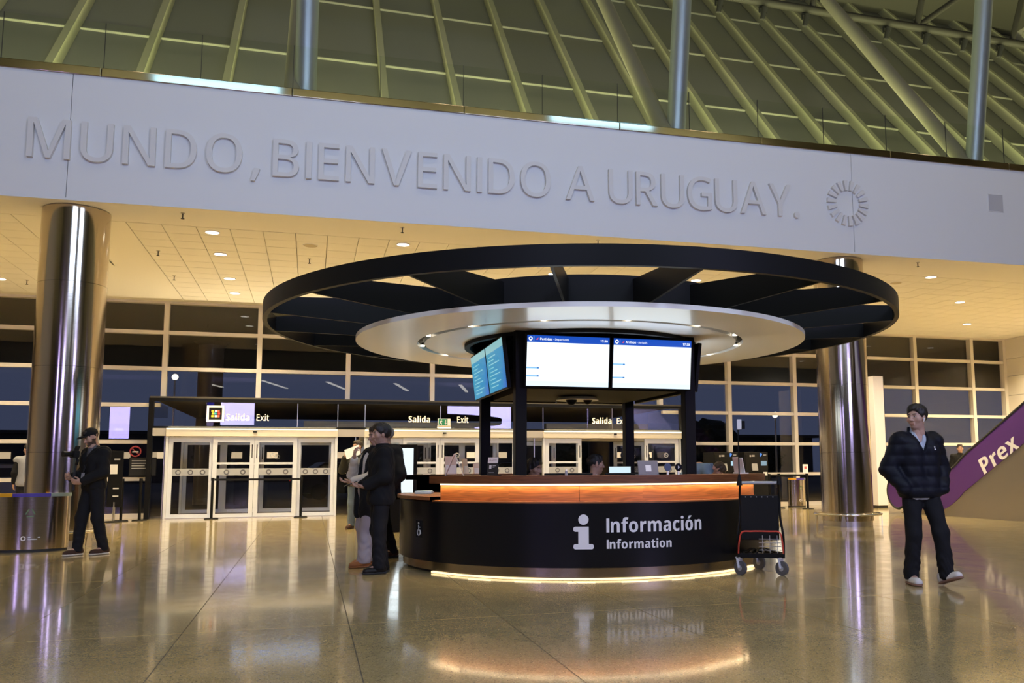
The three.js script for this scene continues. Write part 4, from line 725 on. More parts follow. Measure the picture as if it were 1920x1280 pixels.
// young man in the puffer jacket, walking towards the camera with hands in his pockets
person({ label: 'young man in black puffer jacket and white sneakers walking with hands in pockets', at: [5.99, 7.60], turn: -6, h: 1.81, cell: 0.011, fine: 0.0045, look: [-66, 0, 2], beard: 0.12, skin: C(0.50, 0.30, 0.225),
  J: { hipL: [0.088, 0.92, 0.01], kneeR: [-0.095, 0.49, 0.02], ankR: [-0.095, 0.085, -0.06], kneeL: [0.125, 0.51, 0.13], ankL: [0.165, 0.115, 0.13], shL: [0.178, 1.395, -0.01], shR: [-0.178, 1.395, -0.01], elL: [0.272, 1.13, -0.05], elR: [-0.29, 1.13, -0.05], wrL: [0.20, 0.93, 0.085], wrR: [-0.205, 0.93, 0.085] }, handL: false, handR: false, footR: [-0.02, -0.03, 0.12], footL: [0.03, -0.01, 0.12], pitchL: -0.32,
  trousers: { m: CL.blackDenim, fit: 0.004, flare: 0.012 }, shoes: CL.sneaker, sole: CL.soleTan,
  tops: [{ name: 'shirt', m: CL.shirt, fit: 0.008, hem: 0.825, collar: 0.05, sleeve: 0, vneck: 0.10 }, { name: 'puffer_jacket', m: CL.navy, fit: 0.034, hem: 0.845, collar: 0.05, quilt: 0.105, vneck: 0.19, cell: 0.010 }],
  hairStyle: { volume: 0.008 }, hair: C(0.010, 0.007, 0.006), extra: (t, J, hm, H) => {
    const e = fieldMesh([cap([-0.086, -0.012, 0.004], [-0.084, -0.045, 0.012], 0.006, 0.004)], 0.0025); e.applyMatrix4(hm); const e2 = fieldMesh([cap([0.086, -0.012, 0.004], [0.084, -0.045, 0.012], 0.006, 0.004)], 0.0025); e2.applyMatrix4(hm);
    part(t, 'earbud', e2, M.signWhite); part(t, 'earbud', e, M.signWhite);
    const logo = merge([0, 1, 2].map((k) => new THREE.TorusGeometry(0.012 + k * 0.009, 0.003, 5, 12, Math.PI * 0.5).scale(1, 0.8, 0.4).translate(-0.016, -0.012, 0))); part(t, 'chest_logo', merge([logo, bx(0.045, 0.012, 0.003, 0.012, -0.018, 0)]), M.signWhite, [0.105, 1.335, 0.138], [-0.12, 0.35, 0]);
  } });
// man with cap and camera
person({ label: 'bearded man in black cap and jacket carrying a camera on a handheld stabiliser', at: [-2.97, 14.05], turn: -48, h: 1.80, look: [4, 22, 0], beard: 0.85, hair: C(0.018, 0.013, 0.010), hairStyle: { volume: -0.004 },
  J: { pelvis: [0, 0.95, 0], chest: [0, 1.29, 0.03], neck: [0, 1.46, 0.04], head: [0, 1.615, 0.085], hipL: [0.085, 0.92, 0], hipR: [-0.085, 0.92, 0], kneeL: [0.09, 0.5, -0.02], ankL: [0.09, 0.085, -0.13], kneeR: [-0.09, 0.51, 0.10], ankR: [-0.1, 0.085, 0.13], elL: [0.25, 1.14, 0.03], wrL: [0.11, 1.00, 0.25], elR: [-0.25, 1.13, 0.0], wrR: [-0.12, 1.06, 0.27] },
  handL: { dir: [-0.4, 0.1, 0.9], palm: [-0.7, 0.5, 0], curl: 0.9 }, handR: { dir: [0.3, 0.2, 0.9], palm: [0.8, 0.3, 0], curl: 0.9 }, trousers: { m: CL.blackDenim, fit: 0.008 }, shoes: CL.brown, sole: CL.cream,
  tops: [{ name: 'shirt', m: cloth(0.10, 0.10, 0.11), fit: 0.006, hem: 0.87, collar: 0.04, sleeve: 0 }, { name: 'jacket', m: CL.blackWool, fit: 0.026, hem: 0.90, collar: 0.03, vneck: true }],
  extra: (t, J, hm) => {
    const c = fieldMesh([ell([0, 0.058, -0.012], [0.090, 0.083, 0.104], 0.01)], 0.006, { cuts: [(x, y, z) => 0.045 - y + z * 0.12] }); c.applyMatrix4(hm); part(t, 'cap', c, CL.cap);
    const b = fieldMesh([ell([0, 0.05, 0.115], [0.072, 0.012, 0.075], 0.01)], 0.006); b.applyMatrix4(hm); part(t, 'cap_brim', b, CL.cap);
    part(t, 'lanyard', merge([rod([0.05, 1.42, 0.10], [0.0, 1.12, 0.165], 0.004, 6), rod([-0.05, 1.42, 0.10], [0.0, 1.12, 0.165], 0.004, 6)]), M.rubber); part(t, 'badge', bx(0.07, 0.1, 0.006), M.greyPlastic, [0, 1.08, 0.168], [-0.1, 0, 0]);
  } });
{ // the camera he holds: a thing of its own
  const c = thing('camera_rig', 'black video camera on a stabiliser grip held by the man with the cap', 'camera', [-3.17, 1.04, -13.85], -48 * D2R); c.scale.setScalar(1.0);
  part(c, 'grip', merge([rod([0, -0.12, 0.02], [0, 0.12, 0.02], 0.016, 12), rod([0, 0.12, 0.02], [-0.03, 0.24, -0.02], 0.012, 10)]), M.rubber);
  part(c, 'motor_arm', merge([rod([-0.03, 0.24, -0.02], [0.03, 0.30, 0.0], 0.02, 12), rod([0.03, 0.27, 0], [0.03, 0.36, 0.02], 0.016, 12)]), M.blackMatte);
  part(c, 'camera_body', rbx(0.14, 0.1, 0.08, 0.015), M.blackMatte, [0.0, 0.385, 0.03]); part(c, 'lens', cyl(0.036, 0.04, 0.13, 0, 0, 0, 20), M.blackSatin, [0.0, 0.385, 0.13], [Math.PI / 2, 0, 0]);
  part(c, 'monitor', rbx(0.11, 0.07, 0.014, 0.004), M.blackMatte, [0, 0.465, 0.0], [-0.3, 0, 0]);
}
// three men at the left end of the desk
person({ label: 'dark haired man all in black standing in profile at the desk end', at: [0.80, 10.45], turn: -84, h: 1.71, look: [6, 4, 0], beard: 0.15, cell: 0.012, fine: 0.005, wide: 1.08,
  J: { hipL: [0.085, 0.92, 0], kneeL: [0.09, 0.5, 0.03], ankL: [0.09, 0.085, 0.02], ankR: [-0.09, 0.085, -0.05], elL: [0.24, 1.13, 0.0], wrL: [0.14, 1.02, 0.22], elR: [-0.24, 1.13, 0.0], wrR: [-0.13, 1.02, 0.22] }, handL: { dir: [-0.4, 0, 0.9], palm: [0, 1, 0], curl: 0.5 }, handR: { dir: [0.3, 0.05, 0.9], palm: [0, 1, 0.2], curl: 0.5 },
  trousers: { m: CL.blackDenim, fit: 0.012, flare: 0.01 }, shoes: CL.leather, tops: [{ name: 'coat', m: CL.blackWool, fit: 0.030, hem: 0.80, collar: 0.035 }], hairStyle: { volume: 0.010 }, hair: C(0.012, 0.010, 0.009),
  extra: (t) => part(t, 'phone', rbx(0.075, 0.012, 0.15, 0.006), M.blackSatin, [0, 1.05, 0.36], [0.4, 0, 0]) });
person({ label: 'man in cream shirt, grey trousers and tan boots behind the man in black', at: [0.70, 11.22], turn: -70, h: 1.72, look: [0, 8, 0], skin: C(0.44, 0.26, 0.19), J: { chest: [0, 1.30, -0.07], neck: [0, 1.475, -0.11], head: [0, 1.635, -0.10], shL: [0.18, 1.405, -0.09], shR: [-0.18, 1.405, -0.09], ankL: [0.10, 0.085, 0.08], kneeL: [0.1, 0.5, 0.05], ankR: [-0.10, 0.085, -0.04], elR: [-0.22, 1.14, 0.12], wrR: [-0.06, 1.36, 0.17], elL: [0.22, 1.12, 0.06], wrL: [0.10, 1.06, 0.27] },
  handR: { dir: [0.3, 0.9, 0.05], palm: [0.2, 0, -1], curl: 0.6 }, handL: { dir: [-0.3, 0, 1], palm: [0, 1, 0], curl: 0.5 }, trousers: { m: CL.grey, fit: 0.016, flare: 0.014 }, shoes: CL.tan, sole: CL.tan, tops: [{ name: 'shirt', m: CL.cream, fit: 0.012, hem: 0.88 }, { name: 'open_coat', m: CL.blackWool, fit: 0.03, hem: 0.60, open: 0.09, sleeve: 0 }], hair: C(0.03, 0.022, 0.018) });
person({ label: 'grey haired man in bulky black coat and brown shoes at the back of the group', at: [0.98, 12.05], turn: -62, h: 1.76, look: [-8, 0, 0], wide: 1.1, J: { ankL: [0.10, 0.085, 0.28], kneeL: [0.1, 0.52, 0.22], ankR: [-0.1, 0.085, -0.2], kneeR: [-0.1, 0.5, -0.06], elL: [0.28, 1.12, -0.02], elR: [-0.28, 1.12, -0.02], wrL: [0.22, 0.9, 0.12], wrR: [-0.22, 0.9, 0.12] },
  handL: false, handR: false, trousers: { m: CL.blackDenim, fit: 0.006 }, shoes: CL.brown, tops: [{ name: 'coat', m: CL.blackWool, fit: 0.045, hem: 0.78, collar: 0.03 }], hair: C(0.16, 0.15, 0.145) });
// man reading a sheet, farther back
person({ label: 'man in dark jacket, blue shirt and jeans lifting a white sheet of paper', at: [0.92, 18.25], turn: -30, h: 1.76, look: [-25, 0, 0], skin: C(0.5, 0.27, 0.17), cell: 0.016, fine: 0.007, handCell: 0.007,
  J: { elR: [-0.27, 1.17, 0.12], wrR: [-0.13, 1.44, 0.27], elL: [0.27, 1.16, 0.08], wrL: [0.10, 1.46, 0.22], ankL: [0.11, 0.085, 0.03], ankR: [-0.12, 0.085, -0.02] }, handR: { dir: [0.5, 0.7, 0.2], palm: [0.5, 0, -0.9], curl: 0.6 }, handL: { dir: [-0.5, 0.7, 0.2], palm: [-0.5, 0, -0.9], curl: 0.6 },
  trousers: { m: CL.jeans, fit: 0.012, flare: 0.005 }, shoes: CL.brown, sole: CL.brown, tops: [{ name: 'shirt', m: CL.blue, fit: 0.010, hem: 0.9 }, { name: 'jacket', m: CL.olive, fit: 0.028, hem: 0.84, open: 0.10 }], hair: C(0.05, 0.035, 0.025) });
{ const p = single('paper_sheet', new THREE.PlaneGeometry(0.30, 0.21), new THREE.MeshPhysicalMaterial({ color: C(0.85, 0.85, 0.86), roughness: 0.8, side: THREE.DoubleSide }), 'white sheet of paper lifted by the man in jeans', 'paper', [0.80, 1.53, -17.90], -0.4); p.rotation.z = 0.25; p.rotation.x = -0.3; }
// two clerks seated inside the desk
const seated = { hipL: [0.09, 0.50, 0], hipR: [-0.09, 0.50, 0], pelvis: [0, 0.54, 0], chest: [0, 0.86, 0.02], neck: [0, 1.03, 0.02], head: [0, 1.19, 0.05], kneeL: [0.11, 0.50, 0.42], kneeR: [-0.11, 0.50, 0.42], ankL: [0.11, 0.085, 0.40], ankR: [-0.11, 0.085, 0.40], shL: [0.18, 0.965, 0.01], shR: [-0.18, 0.965, 0.01], elL: [0.22, 0.74, 0.1], elR: [-0.22, 0.74, 0.1], wrL: [0.12, 0.72, 0.32], wrR: [-0.12, 0.72, 0.32] };
function clerk(u, n, turn, opt) {
  const dy = opt.dy || 0; person({ at: [u, n], turn, cell: 0.016, h: 1.75, J: seated, tops: [{ name: 'shirt', m: CL.cream, fit: 0.008, hem: 0.5, collar: 0.045, sleeve: 0 }, { name: 'blazer', m: CL.blackWool, fit: 0.018, hem: 0.48, vneck: true }], trousers: { m: CL.blackDenim, fit: 0.004 }, shoes: CL.leather, handL: { curl: 0.3, palm: [0, -1, 0] }, handR: { curl: 0.3, palm: [0, -1, 0] }, ...opt });
  const s = thing('clerk_stool', opt.stool, 'stool', [u, 0, -n], turn * D2R); part(s, 'seat', cyl(0.2, 0.2, 0.06, 0, 0.37, 0, 28), M.blackMatte); part(s, 'stem', cyl(0.03, 0.03, 0.32, 0, 0.18, 0, 14), M.chrome); part(s, 'foot_plate', cyl(0.24, 0.2, 0.03, 0, 0.015, 0, 28), M.chrome);
}
clerk(2.80, 11.18, 20, { label: 'clerk with long dark hair seated behind the counter', look: [20, 10, 0], hairStyle: { volume: 0.008, long: 0.2 }, hair: C(0.014, 0.011, 0.010), stool: 'stool under the long haired clerk' });
clerk(3.48, 10.72, 60, { label: 'clerk with short dark hair and black blazer seated behind the counter', look: [25, 2, 0], hair: C(0.012, 0.010, 0.009), J: { ...seated, head: [0, 1.235, 0.05], neck: [0, 1.06, 0.02] }, stool: 'stool under the short haired clerk' });
// man in denim shirt bent over the far counter
person({ label: 'man in blue denim shirt bending over behind the desk', at: [5.92, 13.15], turn: 70, h: 1.78, cell: 0.014, look: [-15, 62, 0], skin: C(0.42, 0.22, 0.15), hair: C(0.05, 0.028, 0.016),
  J: { pelvis: [0, 0.92, -0.15], chest: [0, 1.14, 0.17], neck: [0, 1.20, 0.33], head: [0, 1.13, 0.47], shL: [0.18, 1.16, 0.26], shR: [-0.18, 1.16, 0.26], elL: [0.25, 0.94, 0.32], elR: [-0.25, 0.94, 0.32], wrL: [0.14, 0.92, 0.52], wrR: [-0.14, 0.92, 0.52], hipL: [0.09, 0.9, -0.15], hipR: [-0.09, 0.9, -0.15] }, handL: { curl: 0.3, palm: [0, -1, 0] }, handR: { curl: 0.3, palm: [0, -1, 0] }, trousers: { m: CL.jeans, fit: 0.008 }, shoes: CL.brown, tops: [{ name: 'denim_shirt', m: CL.denim, fit: 0.018, hem: 0.8, collar: 0.02 }] });
// people farther off
person({ label: 'man in grey sleeveless vest standing by the far window behind the steel bin', at: [-6.05, 22.2], turn: 200, h: 1.78, cell: 0.02, fine: 0.01, handCell: 0.009, look: [30, 0, 0], trousers: { m: CL.blackDenim, fit: 0.006 }, shoes: CL.leather, tops: [{ name: 'shirt', m: CL.blackWool, fit: 0.01, hem: 0.86 }, { name: 'vest', m: CL.vest, fit: 0.03, hem: 0.84, sleeve: 0 }], hair: C(0.02, 0.015, 0.012) });
person({ label: 'short haired man in black coat waiting beyond the escalator', at: [18.35, 21.4], turn: -20, h: 1.82, cell: 0.02, fine: 0.009, handCell: 0.009, look: [-20, 0, 0], trousers: { m: CL.blackDenim }, shoes: CL.leather, tops: [{ name: 'coat', m: CL.blackWool, fit: 0.03, hem: 0.7 }], hair: C(0.03, 0.02, 0.015) });
person({ label: 'woman with long auburn hair waiting beyond the escalator', at: [18.85, 21.5], turn: -25, h: 1.70, cell: 0.02, fine: 0.009, handCell: 0.009, skin: C(0.52, 0.30, 0.21), trousers: { m: CL.blackDenim }, shoes: CL.leather, tops: [{ name: 'coat', m: CL.leather, fit: 0.02, hem: 0.75 }], hairStyle: { volume: 0.012, long: 0.24 }, hair: C(0.10, 0.035, 0.015) });

// ================================================================ THINGS ON AND AROUND THE DESK
const onDesk = (lat, r) => { const a = Math.asin(-lat / r), q = A + a; return [CU - r * Math.sin(q), -CN + r * Math.cos(q), -q]; };   // x, z, turn facing outwards
const CT = 1.112;
{
  const leaf = (lat, r, y, w, h, m, label, lean = -0.12, turn = 0) => { const [x, z, q] = onDesk(lat, r), t = thing('leaflet_holder', label, 'leaflet holder', [x, y, z], q + turn, 'leaflet holders on the counter'); part(t, 'front', rbx(w, h, 0.02, 0.003), m, [0, h / 2, 0], [lean, 0, 0]); part(t, 'leaflets', bx(w * 0.9, h * 0.55, 0.016), M.paper, [0, h * 0.30, 0.02], [lean, 0, 0]); part(t, 'foot', bx(w, 0.01, 0.09), m, [0, 0.005, 0.0]); return t; };
  const rear = (aDeg, r, w, h, m, label, turn) => { const a = deg(aDeg), t = thing('leaflet_holder', label, 'leaflet holder', [CU - r * Math.sin(a), CT, -CN + r * Math.cos(a)], turn, 'leaflet holders on the counter'); part(t, 'front', rbx(w, h, 0.02, 0.003), m, [0, h / 2, 0], [-0.12, 0, 0]); part(t, 'leaflets', bx(w * 0.9, h * 0.5, 0.016), M.paper, [0, h * 0.27, 0.02], [-0.12, 0, 0]); part(t, 'foot', bx(w, 0.01, 0.09), m, [0, 0.005, 0]); };
  rear(118, 2.16, 0.17, 0.26, M.paperTan, 'tall pinkish leaflet holder at the far end of the low counter', 0); rear(125, 2.1, 0.10, 0.23, M.paperTan, 'narrow pinkish leaflet holder beside the tall one', 0.7); rear(133, 2.1, 0.2, 0.17, M.paperTan, 'wide short leaflet holder on the rear counter', 0.3);
  { const [x, z, q] = onDesk(-1.50, 2.06), t = thing('tent_card', 'folded pinkish tent card standing at the end of the wooden counter', 'card', [x, CT, z], q + 0.9);
    const s = new THREE.Shape([[-0.11, 0], [-0.105, 0], [0, 0.245], [0.105, 0], [0.11, 0], [0.004, 0.26], [-0.004, 0.26]].map((p) => new THREE.Vector2(...p))); part(t, 'card', new THREE.ExtrudeGeometry(s, { depth: 0.17, bevelEnabled: false }).translate(0, 0, -0.085), M.paperTan); part(t, 'print', bx(0.002, 0.16, 0.13), M.paper, [-0.062, 0.12, 0], [0, 0, -0.405]); }
  { const [x, z, q] = onDesk(-1.0, 2.1), t = thing('payment_sign', 'small black counter sign with a white header', 'sign', [x, CT, z], q);
    const tex = canvasTex(160, 220, (c, w, h) => { c.fillStyle = '#202024'; c.fillRect(0, 0, w, h); c.fillStyle = '#d8d0d4'; c.fillRect(0, 0, w, h * 0.32); c.strokeStyle = '#805060'; c.lineWidth = 4; c.beginPath(); c.moveTo(w * 0.12, h * 0.22); c.bezierCurveTo(w * 0.3, 0, w * 0.3, h * 0.35, w * 0.5, h * 0.15); c.lineTo(w * 0.85, h * 0.15); c.stroke(); c.fillStyle = '#c8c8cc'; c.fillRect(w * 0.18, h * 0.44, w * 0.22, h * 0.2); c.fillRect(w * 0.5, h * 0.45, w * 0.34, 8); c.fillRect(w * 0.5, h * 0.53, w * 0.2, 8); c.fillRect(w * 0.18, h * 0.84, w * 0.5, 5); });
    part(t, 'board', rbx(0.145, 0.21, 0.012, 0.003), M.blackMatte, [0, 0.105, 0], [-0.15, 0, 0]); part(t, 'print', new THREE.PlaneGeometry(0.14, 0.205), mat(C(1, 1, 1), 0.5, 0, { map: tex }), [0, 0.106, 0.0075], [-0.15, 0, 0]); part(t, 'foot', bx(0.14, 0.008, 0.08), M.blackMatte, [0, 0.004, -0.03]); }
  { const [x, z, q] = onDesk(-0.16, 2.05), t = thing('sanitiser_bottle', 'tiny clear bottle with pale cap on the counter', 'bottle', [x, CT, z], q); part(t, 'bottle', cyl(0.017, 0.017, 0.05, 0, 0.025, 0, 16), M.greyPlastic); part(t, 'bottle_cap', cyl(0.011, 0.009, 0.02, 0, 0.06, 0, 12), M.signWhite); }
  { const [x, z, q] = onDesk(0.76, 2.08), t = thing('notice_stand', 'grey slanted notice stand with a white square on the counter', 'stand', [x, CT, z], q);
    part(t, 'plate', rbx(0.25, 0.155, 0.008, 0.003), mat(C(0.20, 0.19, 0.20), 0.3), [0, 0.085, 0], [-0.2, 0, 0]); part(t, 'white_square', bx(0.07, 0.07, 0.003), M.paper, [0.0, 0.075, 0.008], [-0.2, 0, 0]); part(t, 'foot', bx(0.25, 0.008, 0.1), M.greyPlastic, [0, 0.004, -0.02]); part(t, 'back_strut', bx(0.03, 0.14, 0.006), M.greyPlastic, [0, 0.07, -0.05], [0.25, 0, 0]); }
  for (const [lat, m, label] of [[0.99, cloth(0.10, 0.13, 0.22, 0.4), 'round slate blue counter badge on a short stem'], [1.12, cloth(0.012, 0.012, 0.02, 0.4), 'round black counter badge with a white arrow on a short stem']]) {
    const [x, z, q] = onDesk(lat, 2.1), t = thing('counter_badge', label, 'sign', [x, CT, z], q); part(t, 'disc', cyl(0.045, 0.045, 0.012, 0, 0, 0, 28), m, [0, 0.085, 0], [Math.PI / 2, 0, 0]); part(t, 'stem', cyl(0.014, 0.012, 0.045, 0, 0.02, 0, 12), M.signWhite);
    if (lat > 1) part(t, 'arrow_mark', new THREE.ExtrudeGeometry(new THREE.Shape([[-0.012, -0.018], [0.018, 0], [-0.012, 0.018]].map((p) => new THREE.Vector2(...p))), { depth: 0.002, bevelEnabled: false }), M.signWhite, [0, 0.085, 0.006]); }
  for (const [lat, w, label] of [[-0.14, 0.56, 'black computer monitor behind the counter, in front of the short haired clerk'], [0.47, 0.40, 'smaller black computer monitor behind the counter']]) {
    const [x, z, q] = onDesk(lat, 1.72), t = thing('computer_monitor', label, 'monitor', [x, 0.74, z], q); part(t, 'casing', rbx(w, 0.32, 0.03, 0.006), M.blackMatte, [0, 0.235, 0], [0.1, 0, 0]); part(t, 'stand', merge([bx(0.05, 0.14, 0.02, 0, 0.07, -0.02), bx(0.2, 0.012, 0.15, 0, 0.006, -0.02)]), M.blackMatte); part(t, 'screen_face', new THREE.PlaneGeometry(w - 0.03, 0.28), glow(C(0.75, 0.92, 1), 0.8), [0, 0.235, -0.018], [-0.1, Math.PI, 0]); }
  { const t = thing('laptop', 'open laptop with a bright screen facing the counter', 'laptop', [4.12, 1.0, -11.45], -0.35); part(t, 'keyboard_deck', rbx(0.32, 0.018, 0.22, 0.006), M.greyPlastic, [0, 0.009, 0]); part(t, 'lid', rbx(0.32, 0.21, 0.01, 0.004), M.blackMatte, [0, 0.115, -0.13], [-0.25, 0, 0]); part(t, 'screen_face', new THREE.PlaneGeometry(0.30, 0.19), glow(C(0.7, 0.9, 1), 1.0), [0, 0.117, -0.124], [-0.25, 0, 0]);
    const s = thing('printer_cabinet', 'black cabinet inside the desk carrying the laptop', 'cabinet', [4.12, 0, -11.45], -0.35); part(s, 'body', rbx(0.5, 0.98, 0.4, 0.01), M.blackMatte, [0, 0.5, 0]); part(s, 'top', bx(0.52, 0.02, 0.42), M.woodDark, [0, 0.99, 0]); }
  { const [x, z, q] = onDesk(2.03, 2.14), t = thing('flyer_rack', 'leaning flyer rack at the open end of the counter', 'rack', [x, CT, z], q + 0.6); part(t, 'flyer', rbx(0.12, 0.2, 0.01, 0.003), M.paper, [-0.03, 0.1, 0], [-0.2, 0, 0]); part(t, 'flyer', rbx(0.1, 0.21, 0.01, 0.003), M.paperTan, [0.05, 0.105, -0.03], [-0.2, 0.4, 0.1]); part(t, 'foot', bx(0.2, 0.012, 0.12), M.signWhite, [0, 0.006, 0]); }
  { const t = thing('ticket_box', 'low pale grey box on the low counter', 'box', [1.42, 0.872, -11.42], -0.3); part(t, 'tray', rbx(0.22, 0.03, 0.16, 0.008), mat(C(0.62, 0.68, 0.72), 0.4), [0, 0.015, 0]); part(t, 'lid', rbx(0.2, 0.012, 0.14, 0.005), mat(C(0.7, 0.76, 0.8), 0.4), [0, 0.036, 0]); }
}
// ================================================================ LUGGAGE TROLLEY
{
  const t = thing('luggage_trolley', 'black luggage trolley with red loop and grey grip parked at the desk', 'trolley', [4.83, 0, -8.83], -26.6 * D2R);
  for (const [x, z] of [[-0.225, 0], [0.225, 0], [0, -0.60]]) {
    const w = new THREE.Group(); w.name = 'caster'; t.add(w); w.position.set(x, 0, z); w.rotation.y = 0.9;
    part(w, 'wheel', cyl(0.078, 0.078, 0.036, 0, 0, 0, 28), mat(C(0.09, 0.09, 0.10), 0.6), [0, 0.078, 0], [0, 0, Math.PI / 2]); part(w, 'hub', cyl(0.03, 0.03, 0.04, 0, 0, 0, 16), M.greyPlastic, [0, 0.078, 0], [0, 0, Math.PI / 2]);
    part(w, 'fork', merge([bar([0.026, 0.08, 0], [0.026, 0.19, -0.02], 0.05, 0.008), bar([-0.026, 0.08, 0], [-0.026, 0.19, -0.02], 0.05, 0.008), bx(0.06, 0.015, 0.06, 0, 0.19, -0.02)]), mat(C(0.6, 0.6, 0.62), 0.4));
  }
  part(t, 'base_frame', merge([bar([-0.24, 0.215, 0.02], [-0.24, 0.215, -0.25], 0.03, 0.04), bar([0.24, 0.215, 0.02], [0.24, 0.215, -0.25], 0.03, 0.04), bar([-0.24, 0.215, -0.25], [0, 0.215, -0.64], 0.03, 0.04), bar([0.24, 0.215, -0.25], [0, 0.215, -0.64], 0.03, 0.04), bar([-0.26, 0.215, 0.0], [0.26, 0.215, 0.0], 0.03, 0.05)]), M.black);
  part(t, 'load_tray', merge([-0.2, -0.12, -0.04, 0.04, 0.12, 0.2].map((x) => bar([x, 0.245, 0], [x * 0.4, 0.245, -0.55], 0.02, 0.012))), M.black);
  part(t, 'back_panel', rbx(0.42, 0.50, 0.02, 0.01), M.blackMatte, [0, 0.63, -0.035], [0.05, 0, 0]);
  for (let k = 0; k < 6; k++) part(t, 'rivet', cyl(0.006, 0.006, 0.008, 0, 0, 0, 8), M.greyPlastic, [-0.15 + k * 0.06, 0.86, -0.012], [Math.PI / 2, 0, 0]);
  for (const s of [-1, 1]) part(t, 'upright', tube([[s * 0.25, 0.22, 0.0], [s * 0.25, 0.42, 0.02], [s * 0.225, 0.62, -0.02], [s * 0.215, 0.85, -0.03], [s * 0.21, 0.98, 0.06], [s * 0.205, 1.02, 0.09]], 0.013, 28, 8), M.black);
  part(t, 'handle_grip', rod([-0.19, 1.02, 0.09], [0.19, 1.02, 0.09], 0.017, 14), mat(C(0.42, 0.42, 0.44), 0.45)); part(t, 'brake_cone', cyl(0.035, 0.012, 0.12, -0.215, 1.05, 0.085, 14), M.blackMatte); part(t, 'brake_cone', cyl(0.028, 0.012, 0.08, 0.215, 1.04, 0.085, 14), M.blackMatte);
  part(t, 'red_loop', tube([[-0.245, 0.24, 0.02], [-0.235, 0.36, 0.05], [-0.20, 0.475, 0.07], [-0.1, 0.485, 0.075], [0.1, 0.485, 0.075], [0.205, 0.475, 0.07], [0.235, 0.36, 0.05], [0.245, 0.24, 0.02]], 0.009, 48, 8), M.red);
  part(t, 'wire_basket', merge([0.28, 0.32, 0.36, 0.40].map((y) => rod([-0.02, y, 0.05], [0.22, y, 0.05], 0.0035, 6)).concat([0.02, 0.1, 0.18].map((x) => rod([x, 0.25, 0.05], [x, 0.44, 0.05], 0.0035, 6)))), M.greyPlastic);
  part(t, 'sign_pole', rod([-0.215, 1.10, 0.085], [-0.215, 1.62, 0.085], 0.007, 8), M.black); part(t, 'pole_sign', rbx(0.05, 0.115, 0.05, 0.006), M.signWhite, [-0.20, 1.67, 0.085]); part(t, 'pole_sign_face', bx(0.055, 0.09, 0.02), M.black, [-0.165, 1.665, 0.085]);
}
// ================================================================ RECYCLING BINS
function recyclingBin(u, n, rx, rz, h, turn, label) {
  const t = thing('recycling_bin', label, 'bin', [u, 0, -n], turn), sc = (g) => g.scale(1, 1, rz / rx);
  part(t, 'base', sc(cyl(rx * 0.97, rx * 0.97, 0.04, 0, 0.02, 0, 64)), M.dark); part(t, 'body', sc(cyl(rx, rx, h - 0.08, 0, 0.04 + (h - 0.08) / 2, 0, 72)), M.steel);
  const lidM = ['#d8a020', '#4a3a9c', '#8c9c94'].map((c) => mat(c, 0.45));
  for (let k = 0; k < 3; k++) part(t, 'lid_band', sc(arcBox(rx * 0.6, rx * 1.012, h - 0.05, h, Math.PI / 2 - (k + 1) * Math.PI / 3 + 0.0, Math.PI / 2 - k * Math.PI / 3 - 0.01, 16)), lidM[k]);
  part(t, 'lid', sc(cyl(rx * 0.97, rx * 0.95, 0.03, 0, h - 0.045, 0, 64)), M.satin);
  const wrap = (g, y, a0) => { const p = g.attributes.position; for (let i = 0; i < p.count; i++) { const a = a0 + p.getX(i) / rx; p.setXYZ(i, (rx + 0.003 + p.getZ(i)) * Math.sin(a), p.getY(i) + y, (rx + 0.003 + p.getZ(i)) * Math.cos(a) * rz / rx); } g.computeVertexNormals(); return g; };
  const tri = []; for (let k = 0; k < 3; k++) { const b = bx(0.09, 0.018, 0.002, 0, -0.045, 0); b.rotateZ(k * 2 * Math.PI / 3); tri.push(b); } part(t, 'recycling_mark', wrap(merge(tri), h * 0.66, 0), mat(C(0.12, 0.2, 0.1), 0.5));
  part(t, 'green_line', wrap(bx(rx * 1.1, 0.008, 0.002), h * 0.5, 0), mat(C(0.16, 0.22, 0.12), 0.5)); const em = new THREE.TorusGeometry(0.026, 0.008, 5, 18).scale(1, 1, 0.2); part(t, 'white_ring_mark', wrap(em, h * 0.235, -0.15), M.signWhite);
  part(t, 'white_caption', wrap(merge([bx(0.16, 0.014, 0.002, 0.14, 0.014, 0), bx(0.12, 0.014, 0.002, 0.12, -0.014, 0)]), h * 0.235, -0.15), markPale);
}
recyclingBin(-3.98, 15.02, 0.49, 0.24, 0.86, 0.12, 'large curved steel recycling bin with coloured lid beside the column near the man with camera');
recyclingBin(14.0, 23.3, 0.31, 0.2, 0.86, 0.2, 'smaller curved steel recycling bin between belt posts at the far window');
// ================================================================ BELT POSTS
const STG = { base: cyl(0.17, 0.15, 0.025, 0, 0.0125, 0, 32), post: cyl(0.032, 0.032, 0.93, 0, 0.49, 0, 18), head: cyl(0.04, 0.04, 0.07, 0, 0.965, 0, 18) };
function beltPost(u, n, label) { const t = thing('belt_post', label, 'barrier post', [u, 0, -n], 0, 'belt barrier posts'); part(t, 'base', STG.base, M.blackMatte); part(t, 'post', STG.post, M.black); part(t, 'head', STG.head, M.blackMatte); return t; }
function belt(p, q, label) { const L = Math.hypot(q[0] - p[0], q[1] - p[1]), k = 0.042 / L, a = [p[0] + (q[0] - p[0]) * k, p[1] + (q[1] - p[1]) * k], b = [q[0] + (p[0] - q[0]) * k, q[1] + (p[1] - q[1]) * k], t = single('barrier_belt', bar([a[0], 0.955, -a[1]], [b[0], 0.955, -b[1]], 0.004, 0.05), M.blackMatte, label, 'belt'); return t; }
